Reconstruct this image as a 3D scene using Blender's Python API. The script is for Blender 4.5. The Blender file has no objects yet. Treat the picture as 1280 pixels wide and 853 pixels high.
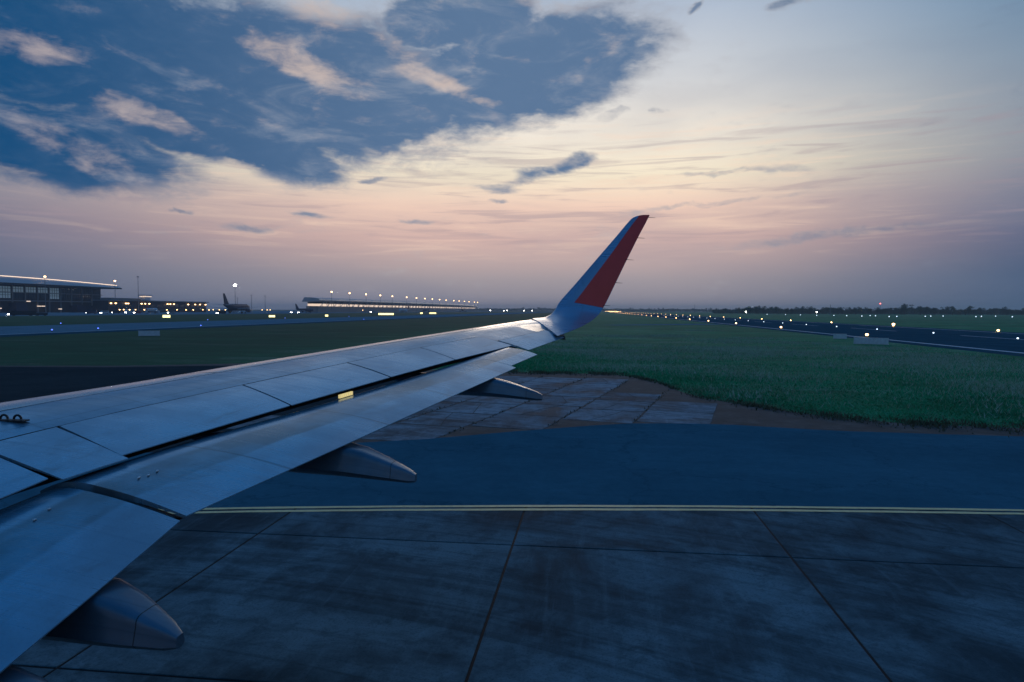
import bpy, math, random
import numpy as np
from mathutils import Vector, Matrix

R = math.radians
random.seed(7)
rng = np.random.default_rng(7)
scene = bpy.context.scene
col = scene.collection

# ------------------------------------------------------------------ camera
cam_d = bpy.data.cameras.new('camera')
cam_d.sensor_width = 36.0
cam_d.lens = 24.0
cam_d.clip_start = 0.05
cam_d.clip_end = 40000
cam = bpy.data.objects.new('camera', cam_d)
col.objects.link(cam)
cam.matrix_world = (Matrix.Translation((0, 0, 4.8)) @ Matrix.Rotation(R(6.7), 4, 'Z')
                    @ Matrix.Rotation(R(90 - 2.58), 4, 'X') @ Matrix.Rotation(R(0.25), 4, 'Z'))
scene.camera = cam

# ------------------------------------------------------------------ render settings
scene.render.engine = 'CYCLES'
cy = scene.cycles
cy.use_denoising = True
cy.max_bounces = 5
cy.diffuse_bounces = 2
cy.glossy_bounces = 3
cy.volume_bounces = 1
cy.transparent_max_bounces = 6
cy.caustics_reflective = False
cy.caustics_refractive = False
cy.sample_clamp_indirect = 4.0
vs = scene.view_settings
vs.view_transform = 'Standard'
vs.look = 'None'
vs.exposure = 0.0
vs.gamma = 1.0
vs.use_curve_mapping = False

def lin(r, g, b):
    def f(c):
        c /= 255.0
        return c / 12.92 if c <= 0.04045 else ((c + 0.055) / 1.055) ** 2.4
    return (f(r), f(g), f(b), 1.0)

# ------------------------------------------------------------------ node helper
class N:
    def __init__(s, tree):
        s.t = tree
    def n(s, typ, **kw):
        x = s.t.nodes.new(typ)
        for k, v in kw.items():
            setattr(x, k, v)
        return x
    def l(s, a, b):
        s.t.links.new(a, b)
    def put(s, sock, v):
        if isinstance(v, bpy.types.NodeSocket):
            s.l(v, sock)
        else:
            sock.default_value = v
    def math(s, op, a, b=0.0, clamp=False):
        x = s.n('ShaderNodeMath', operation=op, use_clamp=clamp)
        s.put(x.inputs[0], a); s.put(x.inputs[1], b)
        return x.outputs[0]
    def vmath(s, op, a, b=(0, 0, 0)):
        x = s.n('ShaderNodeVectorMath', operation=op)
        s.put(x.inputs[0], a); s.put(x.inputs[1], b)
        return x.outputs['Value'] if op in ('LENGTH', 'DOT_PRODUCT') else x.outputs[0]
    def noise(s, vec, scale, detail=4, rough=0.5, dist=0.0, color=False):
        x = s.n('ShaderNodeTexNoise')
        s.put(x.inputs['Vector'], vec)
        x.inputs['Scale'].default_value = scale
        x.inputs['Detail'].default_value = detail
        x.inputs['Roughness'].default_value = rough
        x.inputs['Distortion'].default_value = dist
        return x.outputs['Color'] if color else x.outputs['Fac']
    def ramp(s, fac, stops, interp='LINEAR'):
        x = s.n('ShaderNodeValToRGB')
        cr = x.color_ramp
        cr.interpolation = interp
        while len(cr.elements) < len(stops):
            cr.elements.new(0.5)
        for e, (p, c) in zip(cr.elements, stops):
            e.position = p; e.color = c
        s.put(x.inputs[0], fac)
        return x.outputs[0]
    def mix(s, fac, a, b, blend='MIX'):
        x = s.n('ShaderNodeMix', data_type='RGBA', blend_type=blend)
        s.put(x.inputs[0], fac); s.put(x.inputs[6], a); s.put(x.inputs[7], b)
        return x.outputs[2]
    def step(s, v, a, b, lo=0.0, hi=1.0, smooth=True):
        x = s.n('ShaderNodeMapRange', interpolation_type='SMOOTHSTEP' if smooth else 'LINEAR')
        s.put(x.inputs[0], v)
        x.inputs[1].default_value = a; x.inputs[2].default_value = b
        x.inputs[3].default_value = lo; x.inputs[4].default_value = hi
        return x.outputs[0]
    def scale(s, vec, xyz):
        return s.vmath('MULTIPLY', vec, xyz)
    def sep(s, vec):
        x = s.n('ShaderNodeSeparateXYZ'); s.put(x.inputs[0], vec)
        return x.outputs
    def comb(s, a, b, c=0.0):
        x = s.n('ShaderNodeCombineXYZ')
        s.put(x.inputs[0], a); s.put(x.inputs[1], b); s.put(x.inputs[2], c)
        return x.outputs[0]

# ------------------------------------------------------------------ world: dusk sky with veil and cloud
SUN_AZ, SUN_EL = -2.8, 9.7          # degrees, azimuth measured from +Y towards +X
world = bpy.data.worlds.new('World')
scene.world = world
world.use_nodes = True
wt = world.node_tree
wt.nodes.clear()
w = N(wt)
tc = w.n('ShaderNodeTexCoord')
d = w.vmath('NORMALIZE', tc.outputs['Generated'])
dx, dy, dz = w.sep(d)
az = w.math('MULTIPLY', w.math('ARCTAN2', dx, dy), 180 / math.pi)
el = w.math('MULTIPLY', w.math('ARCSINE', dz), 180 / math.pi)
sky_n = w.n('ShaderNodeTexSky', sky_type='NISHITA', sun_disc=False)
sky_n.sun_elevation = R(2.0)
sky_n.sun_rotation = R(SUN_AZ)
sky_n.air_density = 1.5
sky_n.dust_density = 3.0
# veil of high cloud and dusk air: glowing side and far side, by elevation
elf = w.math('DIVIDE', w.math('MAXIMUM', el, 0.0), 90.0)
glow = w.ramp(elf, [(0.0, lin(150, 146, 158)), (2.5 / 90, lin(172, 161, 165)), (5.9 / 90, lin(222, 187, 177)),
                    (8.5 / 90, lin(248, 213, 193)), (11 / 90, lin(255, 240, 212)), (14 / 90, lin(247, 237, 222)),
                    (18 / 90, lin(216, 217, 219)), (24 / 90, lin(178, 193, 213)), (34 / 90, lin(56, 132, 190)), (50 / 90, lin(0, 98, 166)),
                    (1.0, lin(0, 90, 158))])
side = w.ramp(elf, [(0.0, lin(46, 78, 112)), (2.5 / 90, lin(58, 87, 121)), (5.5 / 90, lin(84, 99, 131)),
                    (9 / 90, lin(118, 128, 149)), (12 / 90, lin(136, 146, 160)), (19 / 90, lin(108, 140, 168)),
                    (25 / 90, lin(74, 124, 168)), (38 / 90, lin(0, 92, 156)), (1.0, lin(0, 90, 158))])
daz = w.math('SUBTRACT', az, SUN_AZ + 1.0)
adaz = w.math('MAXIMUM', daz, w.math('MULTIPLY', daz, -0.68))
gfac = w.step(adaz, 5.0, 38.0, 1.0, 0.0)
veil = w.mix(gfac, side, glow)
# thin streaks lying along the horizon
st = w.noise(w.scale(d, (3.0, 3.0, 42.0)), 2.2, 5, 0.55, 0.6)
band = w.math('MULTIPLY', w.step(el, 2.5, 7.0), w.step(el, 12.0, 17.0, 1.0, 0.0))
veil = w.mix(w.math('MULTIPLY', w.math('MULTIPLY', w.step(st, 0.50, 0.68), band), 0.42), veil, lin(168, 150, 158))
veil = w.mix(w.math('MULTIPLY', w.math('MULTIPLY', w.step(st, 0.48, 0.30), band), w.math('MULTIPLY', gfac, 0.45)), veil, lin(255, 222, 196))
broad = w.noise(w.scale(d, (2.0, 2.0, 9.0)), 1.6, 4, 0.5, 0.3)
veil = w.mix(w.step(broad, 0.42, 0.68, 0.0, 0.16), veil, lin(120, 130, 155))
# cloud masses: broad bodies and lit gaps, ragged by noise
warp = w.noise(w.scale(d, (9.0, 9.0, 17.0)), 1.0, 7, 0.58, 0.4, color=True)
warp = w.vmath('SUBTRACT', warp, (0.5, 0.5, 0.5))
q = w.vmath('ADD', w.comb(az, el), w.scale(warp, (4.6, 2.2, 0.0)))
fb = w.noise(w.scale(d, (26.0, 26.0, 60.0)), 1.0, 8, 0.62, 0.3)

def blob(az0, el0, ra, re, rot, wt_):
    m = w.n('ShaderNodeMapping', vector_type='TEXTURE')
    w.l(q, m.inputs[0])
    m.inputs['Location'].default_value = (az0, el0, 0)
    m.inputs['Rotation'].default_value = (0, 0, R(rot))
    m.inputs['Scale'].default_value = (ra, re, 1)
    r = w.vmath('LENGTH', m.outputs[0])
    return w.step(r, 0.25, 1.25, wt_, 0.0)

DARK = [(-38.2, 17.8, 17.3, 5.8, 0, 1.0), (-23.5, 17.2, 17.5, 6.2, -3, 1.0), (-5.8, 18.9, 13.0, 4.6, 12, 1.0),
        (-11.5, 22.6, 8.0, 2.4, 8, .95), (-27.0, 12.6, 8.5, 2.4, -14, .95), (-40.3, 11.2, 10.0, 3.2, -8, .85), (-33, 13.5, 9, 2.4, -8, .9), (-1.9, 12.0, 2.6, .95, 16, .60), (-4.4, 11.2, 2.6, .75, 14, .52), (-6.8, 10.4, 2.6, .45, 8, .40),
        (-8.0, 10.0, 2.8, .5, -3, .38), (-27.5, 6.5, 2.4, .35, 0, .30), (-8.1, 9.0, .9, .3, 0, .42),
        (5.0, 15.6, .9, .4, 0, .34), (7.9, 22.8, .9, .4, 25, .42), (14.8, 22.5, 1.7, .5, 0, .45),
        (1.4, 15.7, 1.9, .5, 0, .32), (9.4, 10.9, 7.5, .3, 2, .25), (8.8, 8.5, 9.3, .3, 4, .22),
        (16.6, 5.7, 11.0, .5, 5, .25), (-14.7, 7.2, 2.0, .3, -4, .34), (-32.2, 7.4, 1.0, .25, 0, .34),
        (-22.7, 7.4, 2.5, .3, -5, .34), (-18.2, 10.4, .9, .3, 0, .42)]
LIT = [(-41.5, 17.1, 3.2, 1.2, -5, .8), (-23.6, 18.8, 5.6, 1.5, -22, .85), (-12.9, 18.1, 4.3, 1.0, -18, .8),
       (-35.2, 14.0, 4.3, 1.0, -16, .7), (-22.5, 22.6, 3.7, 1.6, -10, .8), (-9.4, 16.7, 2.2, .35, -8, .5),
       (-32.9, 13.8, 2.1, .5, -20, .6), (-38.3, 10.7, 7.2, 1.2, -24, .5), (-16.0, 20.4, 3.9, .8, -20, .4),
       (-2.9, 23.5, 5.2, .9, 0, .4)]
dm = None
for b in DARK:
    s_ = blob(*b)
    dm = s_ if dm is None else w.math('MAXIMUM', dm, s_)
# the same cloud deck goes on above and around
big = w.noise(w.scale(d, (2.2, 2.2, 5.0)), 1.0, 5, 0.55, 0.3)
bigm = w.math('MULTIPLY', w.step(big, 0.52, 0.66), w.math('MAXIMUM', w.step(el, 24.0, 34.0), w.step(adaz, 42.0, 60.0)))
bigm = w.math('MULTIPLY', bigm, w.step(el, 3.0, 10.0))
dm = w.math('MAXIMUM', dm, bigm)
dens = w.math('ADD', dm, w.math('MULTIPLY', w.math('SUBTRACT', fb, 0.5), 0.60))
wisp = w.noise(w.vmath('ADD', w.scale(d, (7.0, 7.0, 22.0)), (3.1, 0.7, 1.9)), 1.0, 7, 0.62, 0.8)
dens = w.math('ADD', dens, w.math('MULTIPLY', w.math('SUBTRACT', wisp, 0.5), 0.75))
cloud = w.step(dens, 0.06, 0.56)
lm = None
for b in LIT:
    s_ = blob(*b)
    lm = s_ if lm is None else w.math('MAXIMUM', lm, s_)
lm = w.step(w.math('ADD', lm, w.math('ADD', w.math('MULTIPLY', w.math('SUBTRACT', fb, 0.5), 1.7), w.math('MULTIPLY', w.math('SUBTRACT', wisp, 0.5), 1.4))), 0.05, 1.25, 0.0, 0.8)
cfar = lin(0, 72, 120)
cnear = lin(92, 120, 154)
cc = w.mix(w.step(adaz, 4.0, 33.0, 1.0, 0.0), cfar, cnear)
cc = w.mix(w.step(fb, 0.38, 0.70, 0.0, 0.08), cc, lin(112, 136, 168))
cc = w.mix(lm, cc, w.mix(w.step(adaz, 6.0, 44.0, 1.0, 0.0), lin(146, 144, 160), lin(226, 202, 186)))
cc = w.mix(w.step(wisp, 0.46, 0.74, 0.0, 0.42), cc, w.mix(gfac, lin(104, 128, 158), lin(172, 178, 190)))
skyc = w.mix(cloud, veil, cc)
rim = w.math('MULTIPLY', w.math('MULTIPLY', cloud, w.math('SUBTRACT', 1.0, cloud)), w.math('MULTIPLY', gfac, 0.5))
skyc = w.mix(rim, skyc, lin(255, 236, 214))
nis = w.n('ShaderNodeVectorMath', operation='SCALE')
w.l(sky_n.outputs[0], nis.inputs[0]); nis.inputs['Scale'].default_value = 0.0004
skyc = w.mix(1.0, skyc, nis.outputs[0], 'ADD')
bg = w.n('ShaderNodeBackground')
w.l(skyc, bg.inputs[0]); bg.inputs[1].default_value = 1.0
wo = w.n('ShaderNodeOutputWorld')
w.l(bg.outputs[0], wo.inputs[0])
world.cycles.sampling_method = 'MANUAL'
world.cycles.sample_map_resolution = 512

# ------------------------------------------------------------------ sun behind the veil
sl = bpy.data.lights.new('sun', 'SUN')
sl.energy = 0.16
sl.angle = R(14)
sl.color = (1.0, 0.80, 0.62)
sun = bpy.data.objects.new('sun', sl)
col.objects.link(sun)
_sd = Vector((math.sin(R(SUN_AZ)) * math.cos(R(SUN_EL)), math.cos(R(SUN_AZ)) * math.cos(R(SUN_EL)), math.sin(R(SUN_EL))))
sun.rotation_euler = _sd.to_track_quat('Z', 'Y').to_euler()

# ------------------------------------------------------------------ materials
MAT = {}
def new_mat(name):
    m = bpy.data.materials.new(name)
    m.use_nodes = True
    m.node_tree.nodes.clear()
    n = N(m.node_tree)
    b = n.n('ShaderNodeBsdfPrincipled')
    o = n.n('ShaderNodeOutputMaterial')
    n.l(b.outputs[0], o.inputs[0])
    MAT[name] = m
    return m, n, b
def bump(n, b, h, strength=0.3, dist=0.02):
    x = n.n('ShaderNodeBump')
    x.inputs['Strength'].default_value = strength
    x.inputs['Distance'].default_value = dist
    n.l(h, x.inputs['Height']); n.l(x.outputs[0], b.inputs['Normal'])
def pos(n):
    return n.n('ShaderNodeNewGeometry').outputs['Position']
def plain(name, c, rough=0.6, metal=0.0, var=0.12, sc=3.0, spec=0.5):
    m, n, b = new_mat(name)
    f = n.noise(pos(n), sc, 5, 0.55)
    c2 = tuple(x * (1 - var) for x in c[:3]) + (1,)
    c1 = tuple(min(1, x * (1 + var)) for x in c[:3]) + (1,)
    n.l(n.ramp(f, [(0.3, c2), (0.7, c1)]), b.inputs['Base Color'])
    b.inputs['Roughness'].default_value = rough
    b.inputs['Metallic'].default_value = metal
    b.inputs['Specular IOR Level'].default_value = spec
    return m
def glowmat(name, c, s):
    m, n, b = new_mat(name)
    b.inputs['Base Color'].default_value = (0.6, 0.6, 0.6, 1)
    b.inputs['Emission Color'].default_value = tuple(c) + (1,)
    b.inputs['Emission Strength'].default_value = s
    m.cycles.emission_sampling = 'NONE'
    return m

# aircraft paint: light grey, streaked and dulled along the chord; UV = (chord fraction, span in metres)
def aircraft_paint(name, base, dirt, flap=False, seams=False, rough=(0.22, 0.40)):
    m, n, b = new_mat(name)
    uv = n.n('ShaderNodeTexCoord').outputs['UV']
    P = pos(n)
    cl = n.noise(n.scale(P, (1.1, 1.1, 1.1)), 1.3, 6, 0.6)
    stk = n.noise(n.scale(uv, (1.4, 26.0, 1.0)), 1.0, 5, 0.65, 0.2)
    fine = n.noise(P, 60.0, 3, 0.7)
    c = n.mix(n.step(cl, 0.38, 0.66, 0.0, 0.55), base, dirt)
    c = n.mix(n.step(stk, 0.52, 0.74, 0.0, 0.45), c, dirt)
    c = n.mix(n.step(fine, 0.45, 0.75, 0.0, 0.2), c, (0.12, 0.13, 0.14, 1))
    grime = n.noise(n.scale(uv, (9.0, 1.1, 1.0)), 1.0, 6, 0.7, 0.6)
    c = n.mix(n.step(grime, 0.52, 0.72, 0.0, 0.5), c, (0.16, 0.18, 0.20, 1))
    if seams:
        u, v, _ = n.sep(uv)
        wv_ = n.math('ABSOLUTE', n.math('SUBTRACT', n.math('FRACT', n.math('DIVIDE', n.math('ADD', v, n.math('MULTIPLY', u, 0.6)), 0.86)), 0.5))
        c = n.mix(n.step(wv_, 0.004, 0.016, 0.30, 0.0), c, (0.08, 0.09, 0.10, 1))
        for uu_ in (0.165, 0.34):
            du = n.math('ABSOLUTE', n.math('SUBTRACT', u, uu_))
            c = n.mix(n.step(du, 0.001, 0.004, 0.38, 0.0), c, (0.07, 0.08, 0.09, 1))
    if flap:
        u, v, _ = n.sep(uv)
        wob = n.math('MULTIPLY', n.math('SUBTRACT', n.noise(n.scale(uv, (3.0, 1.2, 1.0)), 1.0, 4), 0.5), 0.03)
        uu = n.math('ADD', u, wob)
        strip = n.math('MULTIPLY', n.step(uu, 0.745, 0.765), n.step(uu, 0.86, 0.875, 1.0, 0.0))
        patch = n.step(n.noise(n.scale(uv, (5.0, 0.9, 1.0)), 1.0, 4, 0.6), 0.40, 0.60, 0.35, 0.95)
        c = n.mix(n.math('MULTIPLY', strip, patch), c, (0.13, 0.17, 0.19, 1))
        for vv in (5.55, 7.0, 8.35, 9.9):
            dv = n.math('ABSOLUTE', n.math('SUBTRACT', v, vv))
            c = n.mix(n.step(dv, 0.004, 0.022, 0.55, 0.0), c, (0.05, 0.06, 0.07, 1))
    n.l(c, b.inputs['Base Color'])
    rr = n.step(n.math('ADD', n.math('MULTIPLY', cl, 0.5), n.math('MULTIPLY', stk, 0.5)), 0.35, 0.65, rough[0], rough[1])
    n.l(rr, b.inputs['Roughness'])
    b.inputs['Metallic'].default_value = 0.5
    b.inputs['Coat Weight'].default_value = 0.5
    b.inputs['Coat Roughness'].default_value = 0.16
    bump(n, b, n.noise(P, 2.2, 3, 0.5), 0.10, 0.015)
    return m
aircraft_paint('wing_paint', (0.30, 0.47, 0.58, 1), (0.14, 0.23, 0.29, 1), seams=True)
aircraft_paint('spoiler_paint', (0.33, 0.51, 0.62, 1), (0.21, 0.34, 0.42, 1))
aircraft_paint('flap_paint', (0.28, 0.47, 0.58, 1), (0.15, 0.26, 0.33, 1), flap=True)
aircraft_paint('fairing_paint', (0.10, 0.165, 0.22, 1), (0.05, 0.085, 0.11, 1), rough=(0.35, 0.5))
aircraft_paint('winglet_paint', (0.34, 0.44, 0.56, 1), (0.26, 0.35, 0.46, 1))
aircraft_paint('slat_metal', (0.66, 0.66, 0.66, 1), (0.50, 0.50, 0.50, 1), rough=(0.20, 0.32))
MAT['slat_metal'].node_tree.nodes['Principled BSDF'].inputs['Metallic'].default_value = 0.75
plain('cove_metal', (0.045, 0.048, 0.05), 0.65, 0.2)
plain('winglet_red', (1.0, 0.075, 0.05), 0.36, 0.0, 0.08)
plain('dark_metal', (0.04, 0.042, 0.045), 0.5, 0.6)
plain('rubber', (0.02, 0.02, 0.02), 0.85)
plain('white_paint', (0.72, 0.73, 0.74), 0.4)
plain('far_white', (0.55, 0.57, 0.60), 0.5)
plain('far_blue', (0.02, 0.035, 0.07), 0.6, 0, .12, 3.0, .2)
plain('far_red', (0.35, 0.04, 0.05), 0.5)
plain('far_grey', (0.20, 0.21, 0.22), 0.6)
plain('far_dark', (0.03, 0.036, 0.045), 0.7, 0, .12, 3.0, .2)
plain('roof_metal', (0.42, 0.44, 0.46), 0.45, 0.3)
plain('sign_back', (0.62, 0.66, 0.70), 0.5)
plain('fixture_yellow', (0.5, 0.33, 0.05), 0.6)
plain('line_yellow', (1.0, 0.66, 0.29), 0.6, 0, 0.16, 9.0)
plain('line_white', (0.70, 0.70, 0.68), 0.7, 0, 0.2, 2.0)
plain('trunk_bark', (0.07, 0.055, 0.04), 0.9)
glowmat('lamp_warm', (1.0, 0.60, 0.24), 9.0)
glowmat('lamp_flood', (1.0, 0.58, 0.24), 9.0)
glowmat('lamp_white', (1.0, 0.97, 0.9), 34.0)
glowmat('lamp_blue', (0.10, 0.18, 1.0), 2.2)
glowmat('lamp_cool', (0.66, 0.84, 1.0), 3.0)
glowmat('lamp_red', (1.0, 0.12, 0.10), 8.0)
glowmat('sign_lit', (1.0, 0.86, 0.34), 2.6)
glowmat('tag_glow', (1.0, 0.78, 0.22), 0.6)
glowmat('window_lit', (0.50, 0.78, 0.95), 0.08)
glowmat('interior_lit', (1.0, 0.74, 0.54), 1.0)
glowmat('roof_edge_glow', (1.0, 0.72, 0.52), 1.5)
m, n, b = new_mat('window_glass')
b.inputs['Base Color'].default_value = (0.03, 0.05, 0.07, 1)
b.inputs['Roughness'].default_value = 0.12

def concrete(name, base, dark, rough, seed, tv=(0.85, 1.2)):
    m, n, b = new_mat(name)
    P = n.vmath('ADD', pos(n), (seed * 13.1, seed * 7.7, 0))
    oi = n.n('ShaderNodeObjectInfo')
    big = n.noise(P, 0.35, 7, 0.66, 0.5)
    arc_c = n.vmath('LENGTH', n.vmath('ADD', n.scale(P, (1, 1, 0)), (-9.0 + seed * 4, 3.0, 0)))
    arc = n.noise(n.comb(n.math('MULTIPLY', arc_c, 2.6), n.math('MULTIPLY', big, 1.2), 0.0), 1.0, 6, 0.7, 0.3)
    brush = n.noise(n.scale(P, (4.0, 0.30, 1)), 1.0, 7, 0.72, 0.25)
    fine = n.noise(P, 26.0, 6, 0.75)
    blot = n.noise(P, 1.6, 8, 0.74, 0.4)
    c = n.mix(n.step(big, 0.34, 0.64), dark, base)
    c = n.mix(n.step(arc, 0.46, 0.66, 0.0, 0.5), c, tuple(x * 0.5 for x in dark[:3]) + (1,))
    c = n.mix(n.step(brush, 0.48, 0.78, 0.0, 0.32), c, tuple(x * 1.45 for x in base[:3]) + (1,))
    c = n.mix(n.step(blot, 0.46, 0.68, 0.0, 0.6), c, tuple(x * 0.7 for x in dark[:3]) + (1,))
    c = n.mix(n.step(fine, 0.48, 0.70, 0.0, 0.5), c, tuple(x * 0.6 for x in dark[:3]) + (1,))
    c = n.mix(n.step(fine, 0.36, 0.24, 0.0, 0.5), c, tuple(x * 1.5 for x in base[:3]) + (1,))
    tone = n.step(oi.outputs['Random'], 0.0, 1.0, tv[0], tv[1], smooth=False)
    c = n.mix(1.0, c, n.comb(tone, tone, tone), 'MULTIPLY')
    n.l(c, b.inputs['Base Color'])
    n.l(n.step(big, 0.3, 0.7, rough - 0.1, rough + 0.1), b.inputs['Roughness'])
    b.inputs['Specular IOR Level'].default_value = 0.02
    bump(n, b, fine, 0.25, 0.006)
    return m
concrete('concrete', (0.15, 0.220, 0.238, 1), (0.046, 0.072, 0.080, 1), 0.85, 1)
concrete('old_concrete', (0.34, 0.37, 0.39, 1), (0.11, 0.118, 0.12, 1), 0.85, 2, (0.7, 1.15))
plain('joint_filler', (0.012, 0.012, 0.013), 0.8, 0, 0.2, 6.0, 0.2)

def asphalt(name, base, rough, seed, spec=0.0):
    m, n, b = new_mat(name)
    P = n.vmath('ADD', pos(n), (seed * 9.3, seed * 4.1, 0))
    big = n.noise(P, 0.18, 5, 0.6, 0.4)
    ln = n.noise(n.scale(P, (0.06, 1.1, 1)), 1.0, 5, 0.65, 0.3)
    fine = n.noise(P, 45.0, 4, 0.7)
    gr = n.noise(P, 2.6, 8, 0.78)
    f = n.math('ADD', n.math('ADD', n.math('MULTIPLY', big, 0.45), n.math('MULTIPLY', ln, 0.2)), n.math('MULTIPLY', gr, 0.35))
    c = n.ramp(f, [(0.32, tuple(x * 0.68 for x in base) + (1,)), (0.5, tuple(base) + (1,)), (0.68, tuple(x * 1.35 for x in base) + (1,))])
    vor = n.n('ShaderNodeTexVoronoi', feature='DISTANCE_TO_EDGE'); vor.inputs['Scale'].default_value = 0.16
    n.l(n.vmath('ADD', P, n.scale(n.noise(P, 0.5, 5, 0.7, color=True), (4.0, 4.0, 0))), vor.inputs['Vector'])
    c = n.mix(n.step(vor.outputs['Distance'], 0.002, 0.010, 0.28, 0.0), c, tuple(x * 0.25 for x in base) + (1,))
    c = n.mix(n.step(fine, 0.5, 0.8, 0.0, 0.35), c, tuple(x * 2.0 for x in base) + (1,))
    n.l(c, b.inputs['Base Color'])
    b.inputs['Roughness'].default_value = rough
    b.inputs['Specular IOR Level'].default_value = spec
    bump(n, b, fine, 0.35, 0.006)
    return m
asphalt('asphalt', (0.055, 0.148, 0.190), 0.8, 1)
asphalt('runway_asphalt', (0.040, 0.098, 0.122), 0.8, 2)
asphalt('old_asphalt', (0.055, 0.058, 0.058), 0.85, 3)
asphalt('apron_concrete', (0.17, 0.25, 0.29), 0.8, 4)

m, n, b = new_mat('grass_ground')
P = pos(n)
big = n.noise(n.scale(P, (0.35, 1.0, 1.0)), 0.035, 5, 0.6, 0.5)
mid = n.noise(n.scale(P, (0.6, 1.6, 1.0)), 0.22, 6, 0.65, 0.4)
fin = n.noise(P, 3.2, 6, 0.7)
c = n.ramp(mid, [(0.30, (0.012, 0.14, 0.058, 1)), (0.5, (0.024, 0.27, 0.11, 1)), (0.70, (0.050, 0.38, 0.17, 1))])
c = n.mix(n.step(big, 0.40, 0.62, 0.0, 0.35), c, (0.030, 0.082, 0.036, 1))
c = n.mix(n.step(fin, 0.40, 0.72, 0.0, 0.5), c, (0.022, 0.062, 0.024, 1))
pale = n.math('MULTIPLY', n.step(n.noise(n.scale(P, (0.5, 1.3, 1.0)), 0.10, 6, 0.68, 0.3), 0.51, 0.64), n.step(fin, 0.42, 0.6))
c = n.mix(n.math('MULTIPLY', pale, 0.75), c, (0.36, 0.46, 0.32, 1))
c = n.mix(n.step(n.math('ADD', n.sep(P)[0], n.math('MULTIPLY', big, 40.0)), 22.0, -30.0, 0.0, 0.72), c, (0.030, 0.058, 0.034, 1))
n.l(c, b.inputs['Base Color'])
b.inputs['Roughness'].default_value = 0.95
b.inputs['Specular IOR Level'].default_value = 0.1
bump(n, b, fin, 0.8, 0.12)

m, n, b = new_mat('dirt')
P = pos(n)
f1 = n.noise(P, 0.9, 7, 0.68, 0.4); f2 = n.noise(P, 14.0, 4, 0.7)
c = n.ramp(f1, [(0.30, (0.024, 0.024, 0.023, 1)), (0.55, (0.060, 0.059, 0.055, 1)), (0.75, (0.135, 0.130, 0.118, 1))])
c = n.mix(n.step(f2, 0.5, 0.75, 0.0, 0.5), c, (0.05, 0.05, 0.035, 1))
n.l(c, b.inputs['Base Color']); b.inputs['Roughness'].default_value = 0.95
bump(n, b, f1, 0.7, 0.06)

m, n, b = new_mat('grass_blade')
P = pos(n)
f = n.noise(n.scale(P, (0.6, 1.4, 1.0)), 0.3, 5, 0.7)
g = n.noise(P, 5.0, 3, 0.6)
c = n.ramp(f, [(0.30, (0.018, 0.20, 0.080, 1)), (0.55, (0.032, 0.38, 0.15, 1)), (0.74, (0.070, 0.50, 0.24, 1))])
c = n.mix(n.step(g, 0.5, 0.8, 0.0, 0.5), c, (0.12, 0.15, 0.07, 1))
dry = n.noise(n.scale(P, (0.5, 1.2, 1.0)), 0.16, 6, 0.7, 0.5)
c = n.mix(n.step(dry, 0.50, 0.66, 0.0, 0.55), c, (0.20, 0.24, 0.13, 1))
c = n.mix(n.step(dry, 0.44, 0.30, 0.0, 0.5), c, (0.015, 0.10, 0.045, 1))
n.l(c, b.inputs['Base Color']); b.inputs['Roughness'].default_value = 0.8
b.inputs['Specular IOR Level'].default_value = 0.2
plain('seed_head', (0.42, 0.48, 0.36), 0.9)
plain('dry_grass', (0.10, 0.095, 0.05), 0.9)
plain('leaf_far', (0.045, 0.075, 0.035), 0.85, 0, 0.4, 0.3)

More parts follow.
